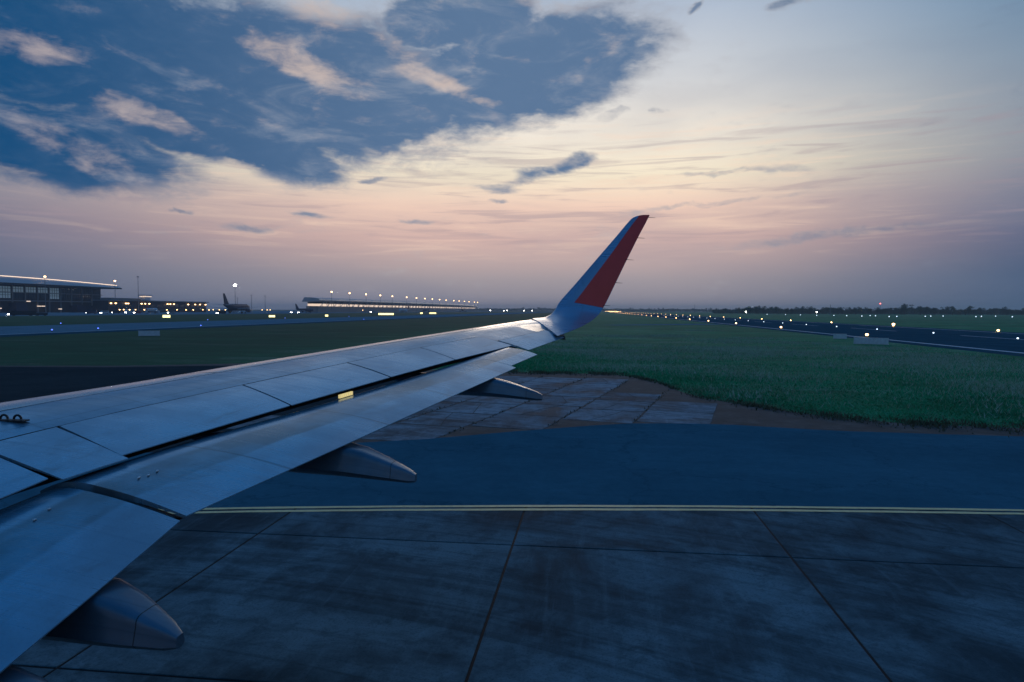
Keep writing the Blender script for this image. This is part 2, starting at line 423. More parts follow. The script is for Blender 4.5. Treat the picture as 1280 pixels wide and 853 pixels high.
# ------------------------------------------------------------------ mesh helpers
class MB:
    def __init__(s):
        s.v = []; s.f = []; s.uv = {}; s.mi = []
    def add(s, verts, faces, mi=0):
        o = len(s.v)
        s.v.extend([tuple(map(float, p)) for p in verts])
        for f in faces:
            s.f.append(tuple(o + i for i in f)); s.mi.append(mi)
        return o
    def box(s, c, size, rz=0.0, mi=0):
        x, y, z = size[0] / 2, size[1] / 2, size[2] / 2
        cs, sn = math.cos(rz), math.sin(rz)
        P = []
        for dz_ in (-z, z):
            for a, b_ in ((-x, -y), (x, -y), (x, y), (-x, y)):
                P.append((c[0] + a * cs - b_ * sn, c[1] + a * sn + b_ * cs, c[2] + dz_))
        s.add(P, [(0, 3, 2, 1), (4, 5, 6, 7), (0, 1, 5, 4), (1, 2, 6, 5), (2, 3, 7, 6), (3, 0, 4, 7)], mi)
    def tube(s, a, b_, r0, r1=None, n=10, mi=0, cap=True):
        r1 = r0 if r1 is None else r1
        a = Vector(a); b_ = Vector(b_)
        ax = (b_ - a).normalized()
        e1 = ax.orthogonal().normalized(); e2 = ax.cross(e1)
        P = []
        for c, r in ((a, r0), (b_, r1)):
            for k in range(n):
                t = 2 * math.pi * k / n
                P.append(c + (e1 * math.cos(t) + e2 * math.sin(t)) * r)
        F = [(k, (k + 1) % n, n + (k + 1) % n, n + k) for k in range(n)]
        if cap:
            F += [tuple(range(n - 1, -1, -1)), tuple(range(n, 2 * n))]
        s.add(P, F, mi)
    def loft(s, rings, closed=True, cap=True, mi=0):
        n = len(rings[0]); o = len(s.v)
        for r in rings:
            s.v.extend([tuple(map(float, p)) for p in r])
        for i in range(len(rings) - 1):
            for k in range(n if closed else n - 1):
                k2 = (k + 1) % n
                s.f.append((o + i * n + k, o + i * n + k2, o + (i + 1) * n + k2, o + (i + 1) * n + k)); s.mi.append(mi)
        if cap and closed:
            s.f.append(tuple(o + k for k in range(n - 1, -1, -1))); s.mi.append(mi)
            e = o + (len(rings) - 1) * n
            s.f.append(tuple(e + k for k in range(n))); s.mi.append(mi)
        return o
    def sphere(s, c, r, nu=10, nv=6, mi=0):
        rings = []
        for j in range(1, nv):
            t = math.pi * j / nv
            rings.append([(c[0] + r[0] * math.sin(t) * math.cos(2 * math.pi * k / nu), c[1] + r[1] * math.sin(t) * math.sin(2 * math.pi * k / nu), c[2] - r[2] * math.cos(t)) for k in range(nu)])
        s.loft(rings, True, True, mi)
    def build(s, name, mats, parent=None, smooth=False):
        me = bpy.data.meshes.new(name)
        me.from_pydata(s.v, [], s.f)
        if not isinstance(mats, (list, tuple)):
            mats = [mats]
        for k in mats:
            me.materials.append(MAT[k])
        me.polygons.foreach_set('material_index', s.mi)
        if s.uv:
            lay = me.uv_layers.new(name='UVMap')
            for lp in me.loops:
                lay.data[lp.index].uv = s.uv.get(lp.vertex_index, (0, 0))
        import bmesh
        bm = bmesh.new(); bm.from_mesh(me)
        bmesh.ops.recalc_face_normals(bm, faces=bm.faces)
        bm.to_mesh(me); bm.free()
        if smooth:
            me.polygons.foreach_set('use_smooth', [True] * len(me.polygons))
            try:
                me.set_sharp_from_angle(angle=R(38))
            except Exception:
                pass
        o = bpy.data.objects.new(name, me)
        col.objects.link(o)
        if parent:
            o.parent = parent
        return o

def tag(o, label=None, cat=None, group=None, kind=None):
    if label: o['label'] = label
    if cat: o['category'] = cat
    if group: o['group'] = group
    if kind: o['kind'] = kind
    return o
def empty(name, loc=(0, 0, 0), rz=0.0):
    o = bpy.data.objects.new(name, None)
    col.objects.link(o)
    o.location = loc; o.rotation_euler = (0, 0, rz); o.empty_display_size = 0.5
    return o
def copy_tree(o, loc=None, rz=None, parent=None, label=None):
    c = o.copy(); col.objects.link(c)
    c.parent = parent
    if parent is not None:
        c.matrix_parent_inverse = o.matrix_parent_inverse.copy()
    if loc is not None: c.location = loc
    if rz is not None: c.rotation_euler = (0, 0, rz)
    if label: c['label'] = label
    for ch in list(o.children):
        copy_tree(ch, parent=c)
    return c
def sheet(name, poly, z, mat, parent=None, kind='structure'):
    mb = MB(); mb.add([(x, y, z) for x, y in poly], [tuple(range(len(poly)))])
    o = mb.build(name, mat, parent)
    if kind and parent is None: tag(o, kind=kind)
    return o
def interp(x, tab):
    if x <= tab[0][0]:
        (x0, y0), (x1, y1) = tab[0], tab[1]
    elif x >= tab[-1][0]:
        (x0, y0), (x1, y1) = tab[-2], tab[-1]
    else:
        for (x0, y0), (x1, y1) in zip(tab, tab[1:]):
            if x0 <= x <= x1: break
    return y0 + (y1 - y0) * (x - x0) / (x1 - x0)

# ------------------------------------------------------------------ ground
g = 9000
mb = MB()
mb.add([(-g, -2000, 0), (g, -2000, 0), (g, 9000, 0), (-g, 9000, 0)], [(0, 1, 2, 3)])
tag(mb.build('ground', 'grass_ground'), kind='structure')

# edge of the taxiway concrete = far side of the double yellow line (slightly curved)
YL = [(-60, 3.0), (-30, 10.6), (-20, 12.95), (-9.14, 15.25), (-6.53, 15.74), (-1.53, 16.5), (3.17, 17.09), (7.03, 17.44), (10.46, 17.72), (18, 18.15), (30, 18.5), (60, 18.8)]
def smooth_tab(tab, x):
    return sum(interp(x + k, tab) for k in (-1.6, -0.8, 0, 0.8, 1.6)) / 5
def yl(x): return smooth_tab(YL, x)
SH = [(-90, -2.0), (-40, 11.0), (-20, 18.6), (-7.31, 23.86), (-3.94, 25.78), (-1.93, 27.31), (0.7, 28.86), (3.09, 29.62), (6.05, 29.43), (10.38, 28.5), (16.53, 28.17), (40, 28.3), (90, 28.6)]
def sh(x): return smooth_tab(SH, x)
xs = list(np.arange(-60, 60.1, 1.5))
# asphalt shoulder between the yellow line and the verge
poly = [(x, yl(x) - .012) for x in xs] + [(x, sh(x) + random.uniform(-.12, .12)) for x in reversed(xs)]
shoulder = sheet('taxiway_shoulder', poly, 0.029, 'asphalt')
# old broken pavement: dark asphalt base
opoly = [(-120, 40), (-100, 49), (-60, 51), (-48, 51.5), (-39, 53), (-31, 57), (-20, 55), (-8, 52.5), (-2, 52.0), (1.2, 52.3), (3.2, 49.6), (4.4, 46.5), (5.4, 40.8), (6.2, 38.4), (8.14, 35.6), (10.9, 32.2), (13.7, 30.9), (18, 30.4), (30, 30.0), (60, 30.2), (60, 27), (30, 27), (14, 27), (6, 27.5), (2, 27.5), (-3, 24.5), (-9, 21), (-20, 16), (-40, 8), (-90, -6), (-120, -6)]
sheet('dirt_verge', opoly, 0.004, 'dirt')
lpoly = [(-120, 36), (-60, 48), (-48, 50.3), (-39, 51.5), (-31, 54.5), (-20, 53), (-8, 50.6), (-2, 50.3), (0.6, 50.2), (1.9, 46), (3.6, 42), (5.0, 36.5), (6.2, 32.5), (5.0, 29), (1, 27.5), (-3, 24.5), (-9, 21), (-20, 16), (-40, 8), (-90, -6), (-120, -6)]
old = sheet('old_pavement', lpoly, 0.008, 'dirt')
sheet('old_apron', [(-120, 36), (-60, 48), (-48, 50.3), (-39, 51.5), (-31, 54.5), (-20, 53), (-12.5, 51.2), (-11.8, 46), (-13, 40), (-12, 33), (-13.5, 26), (-14, 20), (-20, 16), (-40, 8), (-90, -6), (-120, -6)], 0.012, 'old_asphalt')
# its slabs: worn, of uneven tone, lying at an angle
def inside(x, y, poly):
    c = False; j = len(poly) - 1
    for i in range(len(poly)):
        xi, yi = poly[i]; xj, yj = poly[j]
        if (yi > y) != (yj > y) and x < (xj - xi) * (y - yi) / (yj - yi) + xi: c = not c
        j = i
    return c
ang = R(-12.5)
ex = Vector((math.cos(ang), math.sin(ang))); ey = Vector((-math.sin(ang), math.cos(ang)))
# (columns run away from the taxiway)
for i in range(-5, 4):
    off = random.uniform(-.6, .6)
    for j in range(-1, 11):
        w_, h_ = 3.15, 3.6
        o0 = Vector((-1.28, 44.69)) + ex * (-0.0 + i * w_) - ey * ((j - 2) * h_ + off)
        if i < -2 and random.random() < 0.35 * (-i - 1): continue
        jit = lambda: random.uniform(-.13, .13)
        gp = 0.045
        cs = [(gp, gp), (w_ - gp, gp), (w_ - gp, h_ - gp), (gp, h_ - gp)]
        pts = []
        for k in range(4):
            a0 = cs[k]; a1 = cs[(k + 1) % 4]
            for t in (0, .33, .66):
                lx = a0[0] + (a1[0] - a0[0]) * t + jit() * .28; ly = a0[1] + (a1[1] - a0[1]) * t + jit() * .28
                p = o0 + ex * lx + ey * ly
                pts.append((p.x, p.y))
        cx = sum(p[0] for p in pts) / 12; cyy = sum(p[1] for p in pts) / 12
        if not inside(cx, cyy, opoly) or not any(py_ > sh(px_) + .12 for px_, py_ in pts): continue
        if cx > 0.5 and not inside(cx + .9, cyy, lpoly): continue
        if sum(inside(px_, py_, opoly) for px_, py_ in pts) < 11: continue
        # broken slabs: some split across by a jagged crack
        pieces = [pts]
        if random.random() < .62:
            k0 = random.choice((1, 2)); k1 = k0 + 6
            m0 = Vector(pts[k0]).lerp(Vector(pts[k1]), random.uniform(.3, .7)) + Vector((random.uniform(-.35, .35), random.uniform(-.35, .35)))
            cr = .025
            A_ = pts[k0:k1 + 1] + [(m0.x, m0.y)]; B_ = pts[k1:] + pts[:k0 + 1] + [(m0.x, m0.y)]
            pieces = []
            for q_ in (A_, B_):
                qc = Vector((sum(p[0] for p in q_) / len(q_), sum(p[1] for p in q_) / len(q_)))
                pieces.append([tuple(qc + (Vector(p) - qc) * (1 - cr)) for p in q_])
        for q_ in pieces:
            if cx > 1.5 and random.random() < .12: continue
            mb = MB(); n_ = len(q_)
            z1 = 0.018 + random.uniform(-.004, .003)
            mb.add([(px_, py_, 0.0) for px_, py_ in q_] + [(px_, py_, z1) for px_, py_ in q_], [tuple(range(n_, 2 * n_))] + [(k, (k + 1) % n_, n_ + (k + 1) % n_, n_ + k) for k in range(n_)])
            mb.build('slab', 'old_concrete', old)

# taxiway: joint filler bed, slabs as pieces, double yellow edge line
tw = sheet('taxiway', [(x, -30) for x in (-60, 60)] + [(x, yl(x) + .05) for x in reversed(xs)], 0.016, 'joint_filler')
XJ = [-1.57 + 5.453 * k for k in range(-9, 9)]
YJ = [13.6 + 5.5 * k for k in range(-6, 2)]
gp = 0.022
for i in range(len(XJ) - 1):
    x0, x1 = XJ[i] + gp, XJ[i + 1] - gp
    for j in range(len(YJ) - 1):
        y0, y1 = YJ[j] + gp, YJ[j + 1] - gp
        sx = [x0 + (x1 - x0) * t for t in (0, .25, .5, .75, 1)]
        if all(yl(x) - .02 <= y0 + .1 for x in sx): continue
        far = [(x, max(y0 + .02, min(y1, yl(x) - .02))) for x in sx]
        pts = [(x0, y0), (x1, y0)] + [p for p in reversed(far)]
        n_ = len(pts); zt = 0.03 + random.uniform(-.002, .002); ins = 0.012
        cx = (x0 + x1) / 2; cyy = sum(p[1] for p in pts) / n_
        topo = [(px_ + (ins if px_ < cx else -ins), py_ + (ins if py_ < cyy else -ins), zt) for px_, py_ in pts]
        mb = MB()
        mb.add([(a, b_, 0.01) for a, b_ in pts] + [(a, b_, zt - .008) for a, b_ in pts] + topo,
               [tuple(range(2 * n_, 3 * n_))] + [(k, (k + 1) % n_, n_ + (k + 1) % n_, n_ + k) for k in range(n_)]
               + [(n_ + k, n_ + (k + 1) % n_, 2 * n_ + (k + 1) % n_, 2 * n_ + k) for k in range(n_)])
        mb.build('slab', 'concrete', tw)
for lo, hi in ((-.42, -.26), (-.13, .03)):
    mb = MB()
    xl = list(np.arange(-45, 45.1, 0.5))
    r = random.Random(3)
    A = [(x, yl(x) + lo - .06 + r.uniform(-.012, .012), 0.0365) for x in xl]; B_ = [(x, yl(x) + hi - .06 + r.uniform(-.012, .012), 0.0365) for x in xl]
    k = len(xl)
    mb.add(A + B_, [(i, i + 1, k + i + 1, k + i) for i in range(k - 1)])
    mb.build('edge_line', 'line_yellow', tw)

# runway on the right, parallel taxiway and apron on the left
rw = sheet('runway', [(46.5, -600), (101, -600), (101, 3300), (46.5, 3300)], 0.02, 'runway_asphalt')
for x0, x1 in ((50.0, 50.95), (95.3, 96.2)):
    sheet('side_stripe', [(x0, -600), (x1, -600), (x1, 3200), (x0, 3200)], 0.026, 'line_white', rw)
k = 0
for y in np.arange(60, 900, 60.0):
    sheet('centre_dash', [(75.0, y), (75.6, y), (75.6, y + 30), (75.0, y + 30)], 0.026, 'line_white', rw)
pt = sheet('parallel_taxiway', [(-152, -500), (-104, -500), (-104, 2600), (-152, 2600)], 0.02, 'apron_concrete')
sheet('inner_shoulder', [(-104, -500), (-97, -500), (-97, 2600), (-104, 2600)], 0.016, 'runway_asphalt', pt)
sheet('edge_line', [(-106, -500), (-105.4, -500), (-105.4, 2600), (-106, 2600)], 0.026, 'line_white', pt)
sheet('apron', [(-900, -500), (-345, -500), (-335, 2700), (-900, 2700)], 0.02, 'apron_concrete')
sheet('taxi_connector', [(38, 262), (47, 262), (47, 252), (8, 225), (2, 231)], 0.012, 'apron_concrete')

# ------------------------------------------------------------------ grass
def blades(name, X, Y, hmin, hmax, width, mat, label, lean=0.5, hs=1.0):
    n_ = len(X)
    h = rng.uniform(hmin, hmax, n_) * hs; a = rng.uniform(0, math.pi, n_); wd = width * rng.uniform(.6, 1.4, n_)
    lx = rng.normal(0, lean, n_) * h; ly = rng.normal(0, lean, n_) * h
    V = np.zeros((n_, 3, 3))
    V[:, 0] = np.stack([X - np.cos(a) * wd, Y - np.sin(a) * wd, np.zeros(n_)], 1)
    V[:, 1] = np.stack([X + np.cos(a) * wd, Y + np.sin(a) * wd, np.zeros(n_)], 1)
    V[:, 2] = np.stack([X + lx, Y + ly, h], 1)
    me = bpy.data.meshes.new(name)
    me.vertices.add(n_ * 3); me.loops.add(n_ * 3); me.polygons.add(n_)
    me.vertices.foreach_set('co', V.reshape(-1))
    me.loops.foreach_set('vertex_index', np.arange(n_ * 3, dtype=np.int32))
    me.polygons.foreach_set('loop_start', np.arange(0, n_ * 3, 3, dtype=np.int32))
    me.update(calc_edges=True)
    me.materials.append(MAT[mat])
    o = bpy.data.objects.new(name, me); col.objects.link(o)
    return tag(o, label, 'grass', kind='stuff')
GE = [(-120, 40), (-60, 51), (-48, 51.5), (-39, 53), (-31, 57), (-20, 55), (-8, 52.5), (-2, 52.0), (1.2, 52.3), (2.4, 51.0), (3.2, 49.6), (4.4, 46.5), (5.4, 40.8), (6.2, 38.4), (8.14, 35.6), (10.9, 32.2), (13.7, 30.9), (18, 30.4), (30, 30.0), (60, 30.2)]
gx = np.array([p[0] for p in GE]); gy = np.array([p[1] for p in GE])
n0 = 150000
X = rng.uniform(-14, 46, n0); Y = np.interp(X, gx, gy) + rng.gamma(1.0, 16.0, n0) + rng.normal(0, .25, n0)
D_ = Y - np.interp(X, gx, gy) - .9 * np.sin(X * 1.3) * np.sin(X * .47 + 1) - .5 * np.sin(X * 3.7)
k = (Y < 150) & (X < 45.5) & (rng.uniform(0, 1, n0) < np.clip((D_ + .6) / 2.6, .0, 1))
hs_ = np.clip(.25 + D_ / 5.0, .25, 1.0) * (0.7 + .35 * np.sin(X * .31 + Y * .17) * np.sin(Y * .23 - X * .11))
blades('grass', X[k], Y[k], .06, .22, .024, 'grass_blade', 'short green grass covering the field beside the taxiway', .95, hs_[k])
n1 = 16000
X = rng.uniform(-8, 34, n1); Y = np.interp(X, gx, gy) + rng.normal(0.1, .75, n1)
k = rng.uniform(0, 1, n1) < (.5 + .5 * np.sin(X * 2.1) * np.sin(X * .83 + Y))
X, Y = X[k], Y[k]
blades('verge_grass', X, Y, .04, .20, .03, 'dry_grass', 'dark dry grass fringe along the dirt verge')
# pale seed heads in drifts
cx_ = rng.uniform(-4, 40, 60); cy_ = np.interp(cx_, gx, gy) + rng.gamma(2.0, 24, 60)
idx = rng.integers(0, 60, 42000)
X = cx_[idx] + rng.normal(0, 3.0, 42000); Y = cy_[idx] + rng.normal(0, 2.4, 42000)
k = (Y > np.interp(X, gx, gy) + 2.0) & (X < 44)
blades('seed_grass', X[k], Y[k], .14, .32, .022, 'seed_head', 'pale seed heads in drifts over the green field')
# weeds in the joints of the old pavement
X = rng.uniform(-10, 5, 6000); Y = rng.uniform(24, 50, 6000)
lx = ((X + 1.28) * ex.x + (Y - 44.69) * ex.y) % 3.15
k = (np.minimum(lx, 3.15 - lx) < .12) & (Y > np.array([sh(x) for x in X]) + .2)
blades('joint_weeds', X[k], Y[k], .04, .16, .03, 'dry_grass', 'sparse weeds growing in the joints of old pavement')

# ------------------------------------------------------------------ the aircraft: starboard wing, seen from its cabin window
plane = tag(empty('airliner', (-2.0, -2.3, 0)), 'airliner with grey wing, lowered flaps and red winglet in the foreground', 'airplane')
def child(o):
    o.parent = plane
    o.matrix_parent_inverse = Matrix.Translation((2.0, 2.3, 0))
    return o
def sub(o, p):
    o.parent = p
    return o
def LEu(v): return 8.74 - .5095 * v
def TEu(v): return 2.87 if v < 4.5 else 2.87 - .294 * (v - 4.5)
def U(v, f): return LEu(v) + (TEu(v) - LEu(v)) * f
LEZ = [(-.4, 3.30), (5.96, 3.905), (6.97, 3.975), (8.11, 4.085), (10.64, 4.30), (12.6, 4.46), (14.6, 4.613), (15.2, 4.661)]
HZ = [(-.4, 2.98), (5.01, 3.712), (5.75, 3.806), (6.87, 3.917), (8.27, 4.05), (10.27, 4.226), (11.69, 4.330), (13.2, 4.442), (14.6, 4.55)]
SZ = [(-.4, 2.70), (4.22, 3.485), (4.58, 3.545), (5.09, 3.602), (6.86, 3.784), (8.49, 3.935), (9.98, 4.060), (11.76, 4.186), (14.6, 4.44)]
def st_(tab, v): return sum(interp(v + k, tab) for k in (-.3, 0, .3)) / 3
def zup(v, f):
    a, b_, c_ = st_(LEZ, v), st_(HZ, v), st_(SZ, v)
    x0, x1, x2 = 0.0, .40, .68
    ch_ = LEu(v) - TEu(v)
    nose_ = .030 * ch_ * max(0.0, 1 - f / .4) ** 2 - .022 * ch_ * max(0.0, 1 - f / .4)
    return -nose_ + (a * (f - x1) * (f - x2) / ((x0 - x1) * (x0 - x2)) + b_ * (f - x0) * (f - x2) / ((x1 - x0) * (x1 - x2)) + c_ * (f - x0) * (f - x1) / ((x2 - x0) * (x2 - x1)))
def WP(v, f, dz_=0.0): return (-U(v, f), v, zup(v, f) + dz_)
# main box: nose, upper skin to the hinge line, recessed cove behind it, lower skin
mb = MB()
V_ = [-.35, .8, 2, 3.2, 4.5, 5.2, 6, 7, 8, 9, 10, 11, 11.73, 11.76, 12.6, 13.2, 13.57, 13.59, 14.1, 14.6]
rings = []; uvs = []
for v in V_:
    ch = LEu(v) - TEu(v); th = .115 * ch
    ailer = v > 11.75
    hf = .392 if not ailer else (.55 if v < 13.58 else interp(v, [(13.59, .79), (14.6, .46)]))
    up = [(0.0, 0), (.035, 0), (.08, 0), (.14, 0), (.2, 0), (.27, 0), (.33, 0), (hf, 0)]
    ring = [WP(v, f) for f, _ in up]
    ring[0] = (ring[0][0], ring[0][1], ring[0][2])
    rec = -.10 if not ailer else -.035
    cove = [(hf + .004, rec), (.62 if v < 13.58 else hf + .008, rec - .03)]
    ring += [WP(v, f, dd) for f, dd in cove]
    low = [(.62 if v < 13.58 else hf + .006, -.13 if v < 13.58 else -.06), (min(.4, hf), -th * .95), (.2, -th), (.06, -th * .8)]
    ring += [WP(v, f, dd) for f, dd in low]
    u0 = LEu(v); z0 = zup(v, 0)
    nose = [(-.012 * ch, -th * .62), (-.034 * ch, -th * .38), (-.030 * ch, -th * .16), (-.016 * ch, -th * .05)]
    ring += [(-(u0 - dd * 1.0 if False else u0 + (-dd)), v, z0 + zz) for dd, zz in nose]
    rings.append(ring)
    uvs.append([(f, v) for f, _ in up] + [(f, v) for f, _ in cove] + [(f, v) for f, _ in low] + [(0, v)] * 4)
o0 = mb.loft(rings)
n_ = len(rings[0])
for i, ring in enumerate(uvs):
    for k, t in enumerate(ring): mb.uv[o0 + i * n_ + k] = t
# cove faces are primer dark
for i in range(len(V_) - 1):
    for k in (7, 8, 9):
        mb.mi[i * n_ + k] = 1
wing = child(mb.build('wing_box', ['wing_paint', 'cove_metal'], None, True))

SLAT_PLACE = 1
def panel(name, hv0, hv1, tv0, tv1, f0, f1, thick, mat, lift=.004, nv=8, nf=7, par=None, zfun=None):
    zf = zfun or zup
    mb = MB()
    top = []; bot = []; uv = []
    for i in range(nv + 1):
        t = i / nv
        for j in range(nf + 1):
            s = j / nf; f = f0 + (f1 - f0) * s
            v = (hv0 + (hv1 - hv0) * t) * (1 - s) + (tv0 + (tv1 - tv0) * t) * s
            z = zf(v, f) + lift
            tk = thick * (1 - s) + .008 * s
            top.append((-U(v, f), v, z)); bot.append((-U(v, f), v, z - tk)); uv.append((f, v))
    n_ = len(top); F = []
    idx = lambda i, j: i * (nf + 1) + j
    for i in range(nv):
        for j in range(nf):
            F.append((idx(i, j), idx(i, j + 1), idx(i + 1, j + 1), idx(i + 1, j)))
            F.append(tuple(n_ + k for k in (idx(i, j), idx(i + 1, j), idx(i + 1, j + 1), idx(i, j + 1))))
    rim = [idx(0, j) for j in range(nf + 1)] + [idx(i, nf) for i in range(1, nv + 1)] + [idx(nv, j) for j in range(nf - 1, -1, -1)] + [idx(i, 0) for i in range(nv - 1, 0, -1)]
    for a, b_ in zip(rim, rim[1:] + rim[:1]): F.append((a, b_, n_ + b_, n_ + a))
    mb.add(top + bot, F)
    for k, t in enumerate(uv): mb.uv[k] = t; mb.uv[n_ + k] = t
    o = mb.build(name, mat, None, True)
    return child(o) if par is None else sub(o, par)
# leading edge slats: bare polished skin wrapped over the nose, one piece per span
for a_, b_ in ((1.0, 4.4), (4.42, 7.6), (7.62, 10.9), (10.92, 14.3)):
    mb = MB(); rg = []
    for t in np.linspace(0, 1, 7):
        v = a_ + (b_ - a_) * t; ch = LEu(v) - TEu(v); th = .115 * ch
        ring = [WP(v, f, .005 * min(1, (.155 - f) / .02 + .3)) for f in (.155, .13, .10, .07, .04, .015, 0.0)]
        ring += [(-(LEu(v) + dd * ch), v, zup(v, 0) + zz * th + .002) for dd, zz in ((.018, -.05), (.033, -.16), (.037, -.38), (.015, -.62))]
        rg.append(ring)
    o0 = mb.loft(rg, False, False)
    for i_ in range(7):
        for k_ in range(len(rg[0])): mb.uv[o0 + i_ * len(rg[0]) + k_] = (max(0, .155 - .025 * k_), rg[i_][0][1])
    child(mb.build('slat', 'slat_metal', None, True))
SP = [(11.72, 11.76), (10.19, 9.98), (8.73, 8.49), (7.2, 6.86), (5.42, 5.09), (4.86, 4.58), (-.3, -.3)]
g_ = .013
sp_objs = []
for (h1, t1), (h0, t0) in zip(SP, SP[1:]):
    k = len(sp_objs)
    f1 = .68 if k != 4 else .705
    sp_objs.append(panel('spoiler' if k < 4 else 'shroud_panel', h0 + g_, h1 - g_, t0 + g_, t1 - g_, .400, f1, .045, 'spoiler_paint', .003 + .002 * (k % 2)))
# thin lighter scuff lines: panel seam strip ahead of the spoilers is part of the wing skin; aileron at the tip
aileron = panel('aileron', 11.80, 13.55, 11.86, 13.50, .555, .80, .06, 'spoiler_paint', .002)
# outboard flap
def zTEo(v): return st_([(4.52, 3.325), (5.92, 3.467), (8.14, 3.70), (9.96, 3.885), (11.41, 4.036)], v)
def zGo(v): return st_([(4.3, 3.44), (4.72, 3.50), (5.17, 3.562), (5.88, 3.632), (7.08, 3.728), (9.58, 3.965), (11.57, 4.178)], v)
def zflap(v, f):
    a, b_ = zGo(v), zTEo(v); s = (f - .73) / .27
    if s < 0: return a + s * (b_ - a) * .3 - 1.6 * s * s * 0.35
    return a + (b_ - a) * s + .022 * math.sin(math.pi * min(1, s))
flap = panel('flap', 4.74, 10.42, 4.51, 10.34, .60, 1.0, .12, 'flap_paint', 0, 20, 12, None, zflap)
flap_tip = panel('flap_end', 10.43, 11.5, 10.36, 11.41, .61, .965, .11, 'flap_paint', 0, 6, 10, None, zflap)
# inboard flap
def zTEi(v): return interp(v, [(-.3, 2.37), (2.96, 3.016), (3.97, 3.212), (4.41, 3.305), (4.6, 3.34)])
def zGi(v): return interp(v, [(-.3, 2.58), (3.0, 3.16), (4.2, 3.385), (4.6, 3.455)])
def zflapi(v, f):
    a, b_ = zGi(v), zTEi(v); s = (f - .73) / .27
    if s < 0: return a + s * (b_ - a) * .3 - 1.6 * s * s * 0.35
    return a + (b_ - a) * s + .02 * math.sin(math.pi * min(1, s))
iflap = panel('flap', -.3, 4.70, -.3, 4.44, .60, 1.0, .13, 'flap_paint', 0, 14, 12, None, zflapi)
# dark seal along the flap edge between the two flaps
mb = MB()
for s in range(13):
    f = .62 + .360 * s / 12
    vv = 4.72 - .23 * (f - .60) / .40; a = (-U(vv, f), vv - .01, min(zflap(vv, f), zflapi(vv, f)) - .02)
    mb.v.append(a); mb.v.append((a[0], a[1] + .10, a[2] - .035)); mb.v.append((a[0], a[1] - .10, a[2] - .035))
for s in range(12):
    for a, b_ in ((0, 1), (1, 2), (2, 0)):
        mb.f.append((3 * s + a, 3 * s + b_, 3 * s + 3 + b_, 3 * s + 3 + a)); mb.mi.append(0)
child(mb.build('flap_seal', 'dark_metal'))
# small bright chips and brackets on the flap ends
for (v, f, l) in ((4.85, .80, .05), (4.91, .805, .03), (5.0, .80, .04)):
    mb = MB(); mb.box((-U(v, f), v, zflap(v, f) + .006), (.014, l, .006), R(20)); sub(mb.build('hinge_bracket', 'white_paint'), flap)
for (v, f, l) in ((4.15, .77, .025), (4.3, .76, .025)):
    mb = MB(); mb.box((-U(v, f), v, zflapi(v, f) + .006), (.014, l, .006), R(10)); sub(mb.build('hinge_bracket', 'white_paint'), iflap)
# yellow tag in the slot under the spoiler edge; added glow, no lamp
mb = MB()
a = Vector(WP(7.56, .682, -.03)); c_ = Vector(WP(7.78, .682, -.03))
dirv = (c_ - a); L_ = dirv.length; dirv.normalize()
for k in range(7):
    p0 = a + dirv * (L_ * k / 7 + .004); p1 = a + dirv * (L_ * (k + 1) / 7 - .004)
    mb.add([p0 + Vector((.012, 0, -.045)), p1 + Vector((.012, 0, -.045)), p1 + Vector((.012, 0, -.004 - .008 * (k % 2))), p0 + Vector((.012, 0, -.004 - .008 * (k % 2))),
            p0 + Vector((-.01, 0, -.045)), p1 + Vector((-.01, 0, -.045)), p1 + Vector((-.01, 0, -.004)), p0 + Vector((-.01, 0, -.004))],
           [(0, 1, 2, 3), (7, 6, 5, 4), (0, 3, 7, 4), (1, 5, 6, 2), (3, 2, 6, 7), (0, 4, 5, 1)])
child(mb.build('glowing_tag', 'tag_glow'))
# escape-rope fitting near the root: two dark loops on a plate
mb = MB()
base = Vector((-5.06, 5.40, zup(5.4, (LEu(5.4) - 5.06) / (LEu(5.4) - TEu(5.4))) + .012))
mb.box(base + Vector((0, 0, -.01)), (.30, .07, .012))
for k in (-1, 1):
    c_ = base + Vector((k * .065, 0, 0)); prev = None
    for t in range(9):
        a_ = math.pi * t / 8
        p = c_ + Vector((math.cos(a_) * .036, 0, math.sin(a_) * .036))
        if prev is not None: mb.tube(prev, p, .010, n=6)
        prev = p
child(mb.build('rope_fitting', 'dark_metal'))

